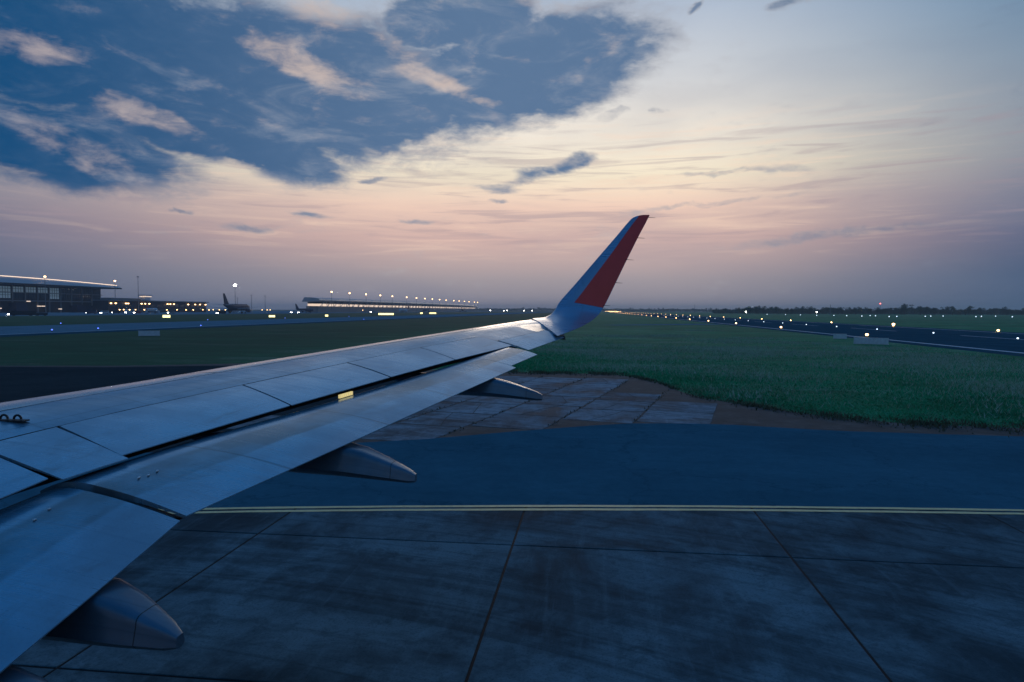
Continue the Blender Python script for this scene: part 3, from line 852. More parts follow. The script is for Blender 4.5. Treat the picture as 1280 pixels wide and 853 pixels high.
# flap track fairings: canoe bodies running aft under the flaps, tails drooping behind them
def fairing(v, u_tip, z_tip, u_te, z_te, depth, halfw):
    rings = []
    n = 20
    u_nose = u_te + 1.7
    S = [0, .06, .14, .24, .36, .48, .6, .7, .78, .86, .93, .97, 1.0]
    u_k = (u_nose - u_te) / (u_nose - u_tip)
    for s in S:
        u = u_nose + (u_tip - u_nose) * s
        t = max(0.0, (s - u_k) / (1 - u_k))
        zt = z_te - .035 + (1 - s / u_k) * .10 if s < u_k else z_te - .035 + (z_tip - z_te + .035) * (t * .85 + .15 * t * t)
        zb = interp(s, [(0, z_te - .02), (.15, z_te - depth * .55), (.4, z_te - depth * .9), (u_k, z_te - depth), (1, z_tip - .10)])
        wv = halfw * min(1.0, .25 + 2.2 * s) * (1 - .72 * t ** 1.3)
        if s == 1.0: wv *= .8; zt -= .012; zb += .012
        ring = []
        for k in range(n):
            a = 2 * math.pi * (k + .5) / n
            ca, sa = math.cos(a), math.sin(a)
            cx_ = math.copysign(abs(ca) ** .42, ca); sx_ = math.copysign(abs(sa) ** .42, sa)
            wk = wv * (.80 if sx_ > 0 else (1.0 - .35 * max(0, -sx_ - .5) * 2))
            ring.append((-u, v + cx_ * wk, (zt + zb) / 2 + sx_ * (zt - zb) / 2))
        rings.append(ring)
    mb = MB(); mb.loft(rings)
    for i_, p in enumerate(mb.v): mb.uv[i_] = (p[0] * .3, p[1] + p[2])
    fo = child(mb.build('flap_track_fairing', 'fairing_paint', None, True))
    sm = MB()
    for a_, b_, kk in ((rings[9], rings[10], .62),):
        r0 = [Vector(p).lerp(Vector(q_), kk) for p, q_ in zip(a_, b_)]; r1 = [Vector(p).lerp(Vector(q_), kk + .035) for p, q_ in zip(a_, b_)]
        c0 = sum(r0, Vector()) / n; c1 = sum(r1, Vector()) / n
        sm.loft([[c0 + (p - c0) * 1.003 for p in r0], [c1 + (p - c1) * 1.003 for p in r1]], True, False)
    sub(sm.build('seam', 'dark_metal'), fo)
    return fo
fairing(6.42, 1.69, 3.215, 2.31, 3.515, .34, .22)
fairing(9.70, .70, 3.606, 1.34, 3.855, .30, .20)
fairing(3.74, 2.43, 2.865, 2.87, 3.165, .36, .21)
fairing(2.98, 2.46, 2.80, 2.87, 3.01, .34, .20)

# winglet: swept up and back from the wing tip
WL = [(-1.302, 14.6, 4.613), (-0.995, 15.15, 4.661), (-0.829, 15.35, 4.822), (-0.728, 15.45, 5.003), (-0.357, 15.6, 5.441), (0.071, 15.75, 5.957), (0.522, 15.92, 6.497), (0.832, 16.05, 6.876), (0.962, 16.1, 6.972), (1.09, 16.12, 7.001)]
WT = [(-0.663, 13.2, 4.309), (-0.286, 14.3, 4.439), (0.028, 15.0, 4.616), (0.24, 15.4, 4.862), (0.504, 15.55, 5.403), (0.754, 15.7, 5.932), (1.026, 15.88, 6.489), (1.175, 16.0, 6.774), (1.25, 16.06, 6.927), (1.288, 16.1, 7.005)]
def cat(P, n=4):
    out = []
    Q = [Vector(p) for p in P]; Q = [2 * Q[0] - Q[1]] + Q + [2 * Q[-1] - Q[-2]]
    for i in range(1, len(Q) - 2):
        for k in range(n):
            t = k / n
            out.append(.5 * ((2 * Q[i]) + (-Q[i - 1] + Q[i + 1]) * t + (2 * Q[i - 1] - 5 * Q[i] + 4 * Q[i + 1] - Q[i + 2]) * t * t + (-Q[i - 1] + 3 * Q[i] - 3 * Q[i + 1] + Q[i + 2]) * t ** 3))
    out.append(Q[-2])
    return out
CL, CT = cat(WL), cat(WT)
CF = [0, .03, .08, .16, .28, .42, .56, .7, .84, .94, 1.0]
def wl_norm(i):
    a = CT[i] - CL[i]; j0, j1 = max(0, i - 1), min(len(CL) - 1, i + 1)
    b_ = (CL[j1] + CT[j1]) - (CL[j0] + CT[j0])
    nn = a.cross(b_).normalized()
    if nn.y > 0 and i > 8: nn = -nn
    if i <= 8 and nn.z < 0: nn = -nn
    return nn
NR = [wl_norm(i) for i in range(len(CL))]
def thick(c, f): return c * .10 * (1.48 * math.sqrt(max(f, 0)) - .63 * f - 1.758 * f * f + 1.4215 * f ** 3 - .5075 * f ** 4) / .5
mb = MB(); rings = []
for i in range(len(CL)):
    ch = (CT[i] - CL[i]).length * (0.9 if i > 3 else .5)
    ring = [CL[i] + (CT[i] - CL[i]) * f + NR[i] * (thick(ch, f) * .55) for f in CF] + [CL[i] + (CT[i] - CL[i]) * f - NR[i] * (thick(ch, f) * .55 + .004) for f in reversed(CF[1:])]
    rings.append(ring)
o0 = mb.loft(rings)
for i, p in enumerate(mb.v): mb.uv[i] = (p[0] * .4, p[2])
winglet = child(mb.build('winglet', 'winglet_paint', None, True))
# red skin of the winglet: both faces, a few mm proud
def redlo(s): return interp(s, [(0, .33), (.4, .37), (.80, .30), (.90, .10), (1.0, .02)])
for side_ in (1, -1):
    mb = MB(); grid = []
    i0 = 12
    ii = list(range(i0, len(CL)))
    nf = 7
    for i in ii:
        s = (i - i0) / (len(CL) - 1 - i0)
        ch = (CT[i] - CL[i]).length * .9
        for k in range(nf + 1):
            f = redlo(s) + (.995 - redlo(s)) * k / nf
            p = CL[i] + (CT[i] - CL[i]) * f + NR[i] * side_ * (thick(ch, f) * .55 + (.004 if side_ < 0 else 0) + .004)
            grid.append(p)
    F = [(a * (nf + 1) + k, a * (nf + 1) + k + 1, (a + 1) * (nf + 1) + k + 1, (a + 1) * (nf + 1) + k) for a in range(len(ii) - 1) for k in range(nf)]
    mb.add(grid, F)
    sub(mb.build('red_panel', 'winglet_red', None, True), winglet)
for a, L_ in (((1.268, 16.07, 6.95), .15), ((1.02, 15.87, 6.462), .15), ((.765, 15.7, 5.957), .15), ((.515, 15.56, 5.431), .15), ((.262, 15.42, 4.92), .13)):
    mb = MB(); a = Vector(a)
    mb.tube(a - Vector((.03, 0, 0)), a + Vector((L_, 0, -.012)), .007, .003, 6)
    sub(mb.build('static_discharger', 'dark_metal'), winglet)

# fuselage and gear of the same aircraft, beside and behind the viewer
mb = MB(); rings = []
for x, r, dzf in ((-17.5, .25, -.5), (-16.6, 1.0, -.35), (-15, 1.6, -.1), (-12.5, 1.95, 0), (-8, 1.98, 0), (6, 1.98, 0), (10, 1.75, .2), (14, 1.1, .75), (18, .3, 1.3)):
    rings.append([(x, -2.55 + r * math.cos(2 * math.pi * k / 32), 3.75 + dzf + r * 1.04 * math.sin(2 * math.pi * k / 32)) for k in range(32)])
mb.loft(rings)
for i, p in enumerate(mb.v): mb.uv[i] = (p[0] * .2, p[1] + p[2])
child(mb.build('fuselage', 'white_paint', None, True))
mb = MB()
mb.loft([[(9.5, -2.65, 5.4), (16.5, -2.65, 5.6), (16.5, -2.45, 5.6), (9.5, -2.45, 5.4)], [(15.5, -2.6, 11.2), (18, -2.6, 11.2), (18, -2.5, 11.2), (15.5, -2.5, 11.2)]])
child(mb.build('tail_fin', 'winglet_red'))
for gx_, gy_ in ((-2.0, 1.2), (-2.0, -6.3), (-14.0, -2.55)):
    mb = MB()
    top_z = 2.45
    mb.tube((gx_, gy_, .5), (gx_, gy_ * .9 - .25, top_z), .09)
    for s in (-.3, .3):
        mb.tube((gx_, gy_ + s - .16, .5), (gx_, gy_ + s + .16, .5), .5, n=18)
    child(mb.build('landing_gear', 'rubber', None, True))

# ------------------------------------------------------------------ airfield lights
def light_proto(name, lamp, r, h, label, catg, group=None, base='fixture_yellow'):
    e = tag(empty(name), label, catg, group)
    mb = MB()
    mb.tube((0, 0, 0), (0, 0, .05), r * .7, r * .62, 10); mb.tube((0, 0, .05), (0, 0, h), .06, .05, 8)
    mb.tube((0, 0, h - .02), (0, 0, h + .05), r * .8, r * .7, 10)
    mb.build('stem', base, e)
    mb = MB(); mb.sphere((0, 0, h + .05 + r * .75), (r, r, r * .85), 10, 7)
    mb.build('lens', lamp, e, True)
    return e
def spread(proto, pts):
    for k, p in enumerate(pts):
        if k == 0: proto.location = p
        else: copy_tree(proto, p)
edge = light_proto('runway_light', 'lamp_warm', .27, .22, 'elevated warm white runway edge light along the runway side stripe', 'runway light', 'runway edge lights')
pts = [(51.8, 136.5 + 59.5 * k, 0) for k in range(-1, 34)] + [(96.6, 176 + 57.5 * k, 0) for k in range(-1, 34)]
spread(edge, pts)
big = light_proto('approach_light', 'lamp_warm', .44, .4, 'large glaring warm light beyond the far side stripe of the runway', 'runway light')
spread(big, [(97.9, 236.5, 0)])
cen = light_proto('centreline_light', 'lamp_cool', .16, .06, 'small cool white light set in the runway centreline', 'runway light', 'runway centreline lights', 'dark_metal')
spread(cen, [(74.6, 100 + 30 * k, 0.02) for k in range(0, 22)])
blu = light_proto('taxiway_light', 'lamp_blue', .16, .25, 'small blue taxiway edge light beside the parallel taxiway', 'taxiway light', 'blue taxiway edge lights', 'far_blue')
spread(blu, [(-109.2, 127, .02), (-108.2, 138.8, .02), (-154.9, 183.5, 0), (-103, 170, .02), (-154.5, 260, 0), (-154.5, 330, 0), (-154, 420, 0), (-103, 300, .02)])
fl = light_proto('field_light', 'lamp_cool', .34, 1.2, 'small cool light on a short post beyond the runway', 'airfield light', 'cool lights beyond the runway', 'far_grey')
fp = []
for px_t, Y_ in ((.312, 620), (.335, 640), (.352, 600), (.372, 560), (.383, 640), (.39, 600), (.408, 520), (.418, 540), (.455, 560), (.462, 590), (.478, 620), (.52, 560), (.527, 600), (.545, 640), (.566, 560), (.29, 700), (.27, 760), (.245, 800)):
    fp.append((px_t * Y_, Y_, 0))
spread(fl, fp)
# far line of lights beyond the runway end
far_l = light_proto('approach_bar_light', 'lamp_warm', .8, 1.6, 'warm approach light in the cluster past the runway end', 'approach light', 'approach lights past the runway end', 'far_grey')
spread(far_l, [(60 + (k % 4) * 9 - 4 + random.uniform(-3, 3), 1900 + 30 * k + random.uniform(-9, 9), 0) for k in range(34)])
whl = light_proto('distant_light', 'lamp_white', 1.0, 3.0, 'distant white light on a post near the treeline', 'airfield light', 'distant white lights', 'far_grey')
spread(whl, [(.216 * 1150, 1150, 0), (.312 * 1250, 1250, 0), (-.13 * 1900, 1900, 0), (-.10 * 2100, 2100, 0), (-.125 * 2000, 2000, 0), (-.088 * 2200, 2200, 0), (-.15 * 1900, 1900, 0)])

# tall thin masts beyond the runway; one carries a red lamp
def lattice_mast(loc, h, lamp=None, label=''):
    e = tag(empty('antenna_mast', loc), label, 'mast')
    mb = MB()
    for a_, b_ in ((-.5, -.5), (.5, -.5), (.5, .5), (-.5, .5)):
        mb.tube((a_, b_, 0), (a_ * .2, b_ * .2, h), .12, .08, 5)
    for k in range(8):
        s = 1 - .8 * k / 8; z_ = h * k / 8
        mb.tube((-.5 * s, -.5 * s, z_), (.5 * s, -.5 * s, z_ + h / 8), .06, n=4); mb.tube((-.5 * s, .5 * s, z_), (.5 * s, .5 * s, z_ + h / 8), .06, n=4)
    mb.build('lattice', 'far_grey', e)
    if lamp:
        mb = MB(); mb.sphere((0, 0, h + .9), (1.1, 1.1, 1.1)); mb.build('beacon', lamp, e, True)
lattice_mast((.33 * 900, 900, 0), 14, None, 'dark lattice antenna mast standing in front of the treeline')
lattice_mast((.396 * 1500, 1500, 0), 21, 'lamp_red', 'lattice mast with a red beacon rising over the trees')
lattice_mast((.145 * 1400, 1400, 0), 18, None, 'thin antenna mast beside the far end of the runway lights')

# signs
def sign(loc, rz, wd, h, lit, label, group=None):
    e = tag(empty('airfield_sign', loc, rz), label, 'sign', group)
    mb = MB()
    mb.box((0, 0, .12 + h / 2), (wd, .28, h))
    mb.box((0, 0, .12 + h + .02), (wd + .06, .34, .04)); mb.box((0, 0, .10), (wd + .06, .34, .04))
    mb.build('cabinet', 'sign_back', e)
    for s in (-1, 1):
        mb = MB(); mb.tube((s * wd * .38, 0, 0), (s * wd * .38, 0, .13), .06); mb.box((s * wd * .38, 0, .01), (.3, .3, .02))
        mb.build('post', 'far_grey', e)
    nseg = max(1, int(wd / 1.6))
    for k in range(nseg):
        w2 = wd / nseg
        mb = MB(); mb.box((-wd / 2 + w2 * (k + .5), -.15, .12 + h / 2), (w2 - .08, .02, h - .1))
        mb.build('panel', 'sign_lit' if lit else 'sign_back', e)
    return e
sign((-76.6, 110.6, 0), R(35), 3.3, .8, False, 'unlit grey sign back standing on grass before the parallel taxiway')
sign((43.2, 125.6, 0), R(-22), 2.1, .75, False, 'smaller unlit grey sign back beside the runway edge')
sign((40.5, 105.2, 0), R(-24), 4.5, .85, False, 'long unlit grey sign back on grass beside the runway')
sign((-223, 336.4, 0), R(33), 3.6, 1.4, True, 'lit yellow sign facing the field with a control cabin behind it')
sign((-185.3, 378.7, 0), R(26), 3.4, 1.2, True, 'lit yellow sign standing near the large dark tailed airliner')
sign((-176, 438, 0), R(21), 2.0, 1.2, True, 'small square lit yellow sign before the long concourse')
sign((-184, 596, 0), R(17), 13.5, 1.6, True, 'very long lit yellow sign before the long concourse')
sign((-200, 787, 0), R(14), 3.0, 1.6, True, 'short lit yellow sign past the long one', )
sign((-189, 798, 0), R(13), 8.0, 1.6, True, 'medium long lit yellow sign near parked airliners')

# ------------------------------------------------------------------ buildings on the left
FX = -600
term = tag(empty('terminal', (FX, 640, 0)), 'dark glazed terminal building with pale deep roof edge lit along its top', 'building')
def tpart(mb, name, mat, par=term):
    o = mb.build(name, mat, par)
    o.location = (0, 0, 0)
    return o
Y0, Y1 = -220, 138       # along the facade, in the terminal's own frame
mb = MB(); mb.box((-30, (Y0 + Y1) / 2, 15), (56, Y1 - Y0, 30)); tpart(mb, 'wall', 'far_dark')
# roof: deep pale fascia thinning to a point at the end, dark soffit
mb = MB()
rr = []
for t in np.linspace(0, 1, 13):
    y = Y0 + (Y1 + 22 - Y0) * t
    hz = 7.6 - 4.6 * t ** 3
    rr.append([(9, y, 29.2), (9.5, y, 30.6), (6, y, 30.6 + hz * .6), (3, y, 30.6 + hz), (-60, y, 30.6 + hz + 1), (-60, y, 29.2)])
mb.loft(rr)
roof = tpart(mb, 'roof', 'roof_metal')
mb = MB(); mb.box((9.2, (Y0 + Y1 + 22) / 2, 29.9), (1.6, Y1 + 22 - Y0 + .5, 1.5)); o = tpart(mb, 'eave', 'far_dark', roof)
mb = MB()
for a, b_ in zip(rr, rr[1:]):
    p0 = Vector(a[3]) + Vector((.3, 0, .25)); p1 = Vector(b_[3]) + Vector((.3, 0, .25))
    mb.tube(p0, p1, .35, n=6)
tpart(mb, 'edge_glow', 'roof_edge_glow', roof)  # lamp light on the roof's upper edge, put in as a glowing tube
nb = 22
bw = (Y1 - Y0) / nb
glm = {}
for matn in ('window_lit', 'window_glass'):
    mb = MB(); mb.box((0, 0, 0), (.3, bw * .80, 5.6)); glm[matn] = mb
cm = None; wm = {}; bar = None
rl = random.Random(11)
for i in range(nb):
    y = Y0 + bw * (i + .5)
    for r_, zc in enumerate((24.6, 18.0)):
        mt = 'window_lit' if rl.random() < (.55 if i > nb * .55 else .3) and i < nb - 2 else 'window_glass'
        if mt in wm:
            o = bpy.data.objects.new('window', wm[mt]); col.objects.link(o); o.parent = term
        else:
            o = glm[mt].build('window', mt, term); wm[mt] = o.data
        o.location = (-1.9, y, zc)
        if bar is None:
            mb = MB()
            for k_ in (-1, 0, 1): mb.box((.25, k_ * bw * .2, 0), (.25, .35, 5.6))
            mb.box((.25, 0, .6), (.24, bw * .8, .35)); q_ = mb.build('glazing_bar', 'far_dark', o); bar = q_.data
        else:
            q_ = bpy.data.objects.new('glazing_bar', bar); col.objects.link(q_); q_.parent = o
    if cm is None:
        mb = MB(); mb.box((0, 0, 14.2), (1.2, 1.1, 28.4)); o = mb.build('column', 'far_grey', term); cm = o.data
    else:
        o = bpy.data.objects.new('column', cm); col.objects.link(o); o.parent = term
    o.location = (-1.3, y - bw / 2, 0)
mb = MB(); mb.box((-.8, (Y0 + Y1) / 2, 12.6), (2.2, Y1 - Y0, 1.2)); tpart(mb, 'ledge', 'far_grey')
mb = MB(); mb.box((-.8, (Y0 + Y1) / 2, 21.3), (1.6, Y1 - Y0, .7)); tpart(mb, 'ledge', 'far_grey')
mb = MB(); mb.box((3, 100, 4), (10, 26, 8)); mb.box((5, 92, 8.6), (6, 10, 1)); tpart(mb, 'annex', 'far_blue')
mb = MB(); mb.box((3, 10, 5), (9, 14, 10)); mb.box((4.5, 10, 10.3), (7, 15, .6)); tpart(mb, 'annex', 'far_blue')
for i, (y, z) in enumerate(((40, 7.0), (46, 7.0), (70, 4), (120, 4.4), (18, 12), (-10, 4.5))):
    mb = MB(); mb.box((.5 if i not in (4,) else 8.0, y, z), (.4, 5, .9)); tpart(mb, 'lit_opening', 'interior_lit')

def mast(name, loc, h, lamp, r, label, group):
    e = tag(empty(name, loc), label, 'light mast', group)
    mb = MB(); mb.box((0, 0, .2), (1.6, 1.6, .4)); mb.tube((0, 0, .3), (0, 0, h), .42, .22, 8); mb.tube((0, 0, h - .3), (0, 0, h), 1.5, 1.5, 10)
    mb.build('pole', 'far_grey', e)
    mb = MB()
    mb.sphere((0, 0, h + .2), (r, r, r * .8), 10, 6)
    mb.build('lamp_head', lamp, e, True)
    return e
fm = mast('floodlight_mast', (-411, 1044, 0), 32.4, 'lamp_flood', 1.5, 'tall floodlight mast burning warm in the row before the long concourse', 'floodlight masts before the concourse')
for Y_ in (1133, 1218, 1303, 1383, 1493, 1578, 1659, 1739, 1823, 1906, 2013, 2095, 2185, 2267, 2373, 2437):
    copy_tree(fm, (-411, Y_ - 8, 0))
fm2 = mast('floodlight_mast', (-588, 676, 0), 38.6, 'lamp_flood', 1.25, 'tall floodlight mast burning warm in front of the terminal roof', 'floodlight masts before the terminal')
copy_tree(fm2, (-588, 785, 0))
mast('floodlight_mast', (-480, 875, 0), 36.8, 'lamp_white', 1.9, 'tall mast with a white burning lamp behind the dark tailed airliner', None)
mast('floodlight_mast', (-560, 789, 0), 44, 'far_grey', 1.0, 'tall thin unlit mast rising behind the low service building', None)
for px_t, Y_, h in ((-.522, 900, 24), (-.50, 950, 24), (-.545, 1000, 22)):
    mast('floodlight_mast', (px_t * Y_, Y_, 0), h, 'far_grey', .6, 'thin distant unlit mast between the service building and the dark tailed airliner', 'thin distant masts')

# low service building with apron lamps and a lit cabin on top
low = tag(empty('service_building', (-565, 845, 0)), 'long low service building with a row of warm wall lamps', 'building')
mb = MB(); mb.box((-10, 0, 7), (20, 205, 14)); mb.build('wall', 'far_dark', low)
mb = MB(); mb.box((-9, 0, 14.6), (24, 209, 1.2)); mb.box((-9, -60, 16.4), (14, 70, 2.4)); mb.build('roof', 'far_grey', low)
mb = MB()
for k in range(16):
    mb = MB(); y = -96 + 12.6 * k
    mb.box((.15, y, 8.5), (.3, 7.5, 3.0)); mb.build('window', 'window_glass', low)
r_ = random.Random(5)
for y in (-100, -92, -74, -70, -45, -38, -30, 8, 14, 22, 55, 72, 84, 98):
    mb = MB(); mb.tube((.2, y, 11.0), (1.2, y, 11.0), .2, n=6); mb.sphere((1.6, y, 11.0), (.85, .85, .7), 8, 6); mb.build('wall_lamp', 'lamp_flood', low, True)
cab = tag(empty('control_cabin', (-560, 803, 15.2)), 'small lit control cabin standing on the service building roof', 'cabin')
mb = MB(); mb.box((0, 0, 2.2), (6, 10, 4.4)); mb.build('wall', 'far_white', cab)
mb = MB(); mb.box((0, 0, 6.2), (8, 15, 1.6)); mb.build('roof', 'far_white', cab)
mb = MB(); mb.box((0, 0, 4.9), (7, 13.6, 1.1)); mb.build('glazing', 'interior_lit', cab)

# apron lamps and lights on the ground near the service building
ap = light_proto('apron_lamp', 'lamp_warm', .55, 3.2, 'warm apron lamp on a post in front of the service building', 'apron lamp', 'apron lamps', 'far_grey')
pl = []
for px_t, X_, dz_ in ((-.700, -470, 0), (-.678, -480, 0), (-.662, -455, 0), (-.602, -500, 0), (-.585, -520, 0), (-.575, -505, 0), (-.565, -470, 0), (-.545, -480, 0), (-.535, -500, 0), (-.505, -520, 0), (-.497, -510, 0), (-.492, -505, 0), (-.425, -460, 0), (-.413, -470, 0), (-.404, -480, 0), (-.395, -460, 0), (-.384, -450, 0), (-.725, -430, 0), (-.63, -440, 0), (-.735, -470, 0), (-.742, -455, 0), (-.715, -480, 0), (-.69, -440, 0), (-.645, -470, 0), (-.618, -455, 0), (-.592, -440, 0), (-.556, -490, 0), (-.525, -470, 0), (-.37, -440, 0), (-.36, -430, 0), (-.345, -420, 0), (-.43, -440, 0)):
    pl.append((X_, -X_ / -px_t if False else X_ / px_t, 0))
spread(ap, pl)

# long concourse
conc = tag(empty('concourse', (-424, 1745, 0)), 'long low concourse with curved pale roof and lit glazing under it', 'building')
L2 = 1440
mb = MB(); mb.box((-11, 0, 5), (20, L2, 10)); mb.build('wall', 'far_grey', conc)
mb = MB(); mb.box((-10, 0, 12.0), (20, L2 - 6, 3.6)); mb.build('lit_glazing', 'interior_lit', conc)
mb = MB(); rr = []
for t in np.linspace(-1, 1, 25):
    y = t * (L2 / 2 + 14); top = 24.5 - 1.0 * abs(t) ** 2.2 - (1.5 if t > .9 else 0)
    rr.append([(4, y, top - 6.2), (7, y, top - 4.6), (5, y, top - 2.0), (-6, y, top - .3), (-18, y, top), (-22, y, top - 7)])
mb.loft(rr); mb.build('roof', 'roof_metal', conc)
mb = MB(); mb.box((-9, 0, 16.2), (20, L2 - 2, 5.0)); mb.build('upper_wall', 'far_dark', conc)
mb = MB(); mb.tube((2, 0, 9.5), (5.5, 14, 20), .5, n=5); mb.tube((2, 28, 9.5), (5.5, 14, 20), .5, n=5)
b0 = mb.build('strut', 'far_white', conc); b0.location = (0, -L2 / 2, 0)
for k in range(1, 50):
    o = bpy.data.objects.new('strut', b0.data); col.objects.link(o); o.parent = conc; o.location = (0, -L2 / 2 + 29 * k, 0)
fr = None
for k in range(60):
    if fr is None:
        mb = MB(); mb.box((0.15, 0, 12), (.5, .8, 4.4)); o = mb.build('mullion', 'far_dark', conc); fr = o.data
    else:
        o = bpy.data.objects.new('mullion', fr); col.objects.link(o); o.parent = conc
    o.location = (0, -L2 / 2 + 12 + 24 * k, 0)

# ------------------------------------------------------------------ parked airliners
def jet_proto(fin_mat, body_mat):
    e = empty('parked_airliner')
    def ring(x, r, zc, n=16): return [(x, r * math.cos(2 * math.pi * k / n), zc + r * math.sin(2 * math.pi * k / n)) for k in range(n)]
    mb = MB(); mb.loft([ring(*a) for a in ((-18.6, .2, 3.3), (-18, .9, 3.4), (-16.5, 1.55, 3.65), (-14, 1.95, 3.8), (6, 1.95, 3.8), (10, 1.6, 4.1), (14.5, .9, 4.7), (18.4, .25, 5.2))])
    fus = mb.build('fuselage', body_mat, e, True)
    for s in (-1, 1):
        mb = MB()
        mb.loft([[(-4.5, s * 1.5, 2.6), (2.5, s * 1.5, 2.5), (2.5, s * 1.5, 2.9), (-4.5, s * 1.5, 3.1)], [(1.2, s * 9, 3.3), (4.2, s * 9, 3.25), (4.2, s * 9, 3.45), (1.2, s * 9, 3.55)], [(4.2, s * 16.8, 4.1), (5.7, s * 16.8, 4.05), (5.7, s * 16.8, 4.15), (4.2, s * 16.8, 4.25)]])
        mb.build('wing', 'far_white', e)
        mb = MB(); mb.loft([[(-5.5 + dx_, s * 5.7 + r * math.cos(2 * math.pi * k / 12), 1.75 + r * math.sin(2 * math.pi * k / 12)) for k in range(12)] for dx_, r in ((0, 1.0), (.4, 1.15), (2.4, 1.1), (4.4, .6))])
        mb.box((-2.2, s * 5.7, 2.7), (2.8, .3, .9))
        mb.build('engine', body_mat, e, True)
        mb = MB(); mb.loft([[(13.4, s * .5, 4.9), (16.8, s * .5, 4.9), (16.8, s * .5, 5.15), (13.4, s * .5, 5.15)], [(17.2, s * 6.2, 5.5), (18.7, s * 6.2, 5.5), (18.7, s * 6.2, 5.6), (17.2, s * 6.2, 5.6)]])
        mb.build('stabilizer', 'far_white', e)
        mb = MB(); mb.tube((1.0, s * 3.7, .55), (1.0, s * 3.4, 2.8), .14, n=6); mb.tube((1.0, s * 3.7 - .45, .55), (1.0, s * 3.7 + .45, .55), .55, n=12)
        mb.build('landing_gear', 'rubber', e)
    mb = MB(); mb.tube((-13.2, 0, .4), (-13.2, 0, 2.4), .1, n=6); mb.tube((-13.2, -.3, .4), (-13.2, .3, .4), .4, n=12); mb.build('landing_gear', 'rubber', e)
    mb = MB(); mb.loft([[(10.8, -.18, 5.5), (17.0, -.12, 5.6), (17.0, .12, 5.6), (10.8, .18, 5.5)], [(16.4, -.08, 11.7), (18.6, -.05, 11.7), (18.6, .05, 11.7), (16.4, .08, 11.7)]])
    mb.build('tail_fin', fin_mat, e)
    mb = MB()
    for k in range(28): mb.box((-13 + k * .9, 0, 4.35), (.32, 3.93, .42))
    mb.build('cabin_windows', 'window_glass', fus)
    mb = MB(); mb.box((-16.9, 0, 4.35), (.7, 2.35, .5)); mb.build('cockpit_window', 'window_glass', fus)
    return e
jd = jet_proto('far_blue', 'far_blue')
jw = jet_proto('far_red', 'far_white')
jets = [(jd, (-386, 706, 0), R(-84), 1.8, 'large dark blue airliner parked with its tall swept tail toward the terminal'),
        (jw, (-432, 628, 0), R(-40 + 180), .95, 'white airliner with red tail parked before the service building'),
        (jd, (-385, 880, 0), R(150), 1.05, 'dark blue airliner with upright tail parked at the near concourse end'),
        (jw, (-348, 1240, 0), R(80), 1.15, 'white airliner parked along the middle of the concourse'),
        (jd, (-345, 1400, 0), R(86), 1.15, 'dark airliner parked nose to tail along the concourse'),
        (jd, (-318, 1660, 0), R(-86), 1.35, 'dark airliner with raised tail parked near the far concourse end'),
        (jw, (-500, 905, 0), R(20), 1.0, 'white airliner half hidden by lamps of the service building')]
used = set()
for pr, loc, rz, sc, lb in jets:
    if id(pr) in used:
        o = copy_tree(pr, loc, rz)
    else:
        o = pr; used.add(id(pr)); o.location = loc; o.rotation_euler = (0, 0, rz)
    o.scale = (sc, sc, sc)
    tag(o, lb, 'airplane', 'parked airliners')

# ------------------------------------------------------------------ apron vehicles
def vehicle(name, L_, W_, H_, cabl, mat, label, catg, loc, rz):
    e = tag(empty(name, loc, rz), label, catg, 'apron vehicles')
    mb = MB()
    hw = W_ / 2
    prof = [(-L_ / 2, .45), (-L_ / 2, H_ * .55), (-L_ / 2 + cabl * .35, H_ * .92), (-L_ / 2 + cabl, H_), (L_ / 2 - .05, H_), (L_ / 2, H_ * .9), (L_ / 2, .45)]
    mb.loft([[(x, -hw, z) for x, z in prof], [(x, hw, z) for x, z in prof]])
    body = mb.build('body', mat, e)
    mb = MB(); mb.box((0, 0, H_ * .74), (L_ * .72, W_ + .03, H_ * .22)); mb.build('window', 'window_glass', e)
    for x in (-L_ * .32, L_ * .32):
        for s in (-1, 1):
            mb = MB(); mb.tube((x, s * (hw - .25), .45), (x, s * (hw + .02), .45), .45, n=12); mb.build('wheel', 'rubber', e)
    for s in (-1, 1):
        mb = MB(); mb.sphere((-L_ / 2 - .02, s * hw * .7, .95), (.28, .36, .30), 8, 5); mb.build('headlight', 'lamp_white', e, True)
    return e
def at(t, X_): return (X_, X_ / t, .02)
vehicle('apron_bus', 14, 3, 3.1, 1.6, 'far_dark', 'dark apron bus with burning headlights on the apron before the terminal', 'bus', at(-.9115, -352), R(58))
vehicle('tow_tractor', 6.5, 2.5, 1.8, 1.2, 'far_dark', 'low dark tractor on the apron coupled behind the apron bus', 'tractor', at(-.878, -349), R(58))
vehicle('service_van', 6.5, 2.3, 2.8, 1.8, 'far_white', 'white service van parked at the terminal corner', 'van', at(-.768, -430), R(70))
vehicle('service_van', 6.5, 2.3, 2.8, 1.8, 'far_blue', 'dark blue service van beside the service building lamps', 'van', at(-.748, -450), R(40))
vehicle('catering_truck', 9, 2.6, 4.2, 2.0, 'far_white', 'tall white truck before the service building', 'truck', at(-.725, -455), R(75))
vehicle('service_van', 6, 2.2, 2.6, 1.8, 'far_red', 'red service van parked ahead of the white red tailed airliner', 'van', at(-.712, -440), R(65))
vehicle('catering_truck', 9, 2.6, 3.6, 2.0, 'far_dark', 'dark truck beneath the tail of the large dark blue airliner', 'truck', at(-.572, -352), R(70))
vehicle('service_van', 6, 2.2, 2.6, 1.8, 'far_white', 'white van on the apron ahead of the near concourse end', 'van', at(-.445, -350), R(85))

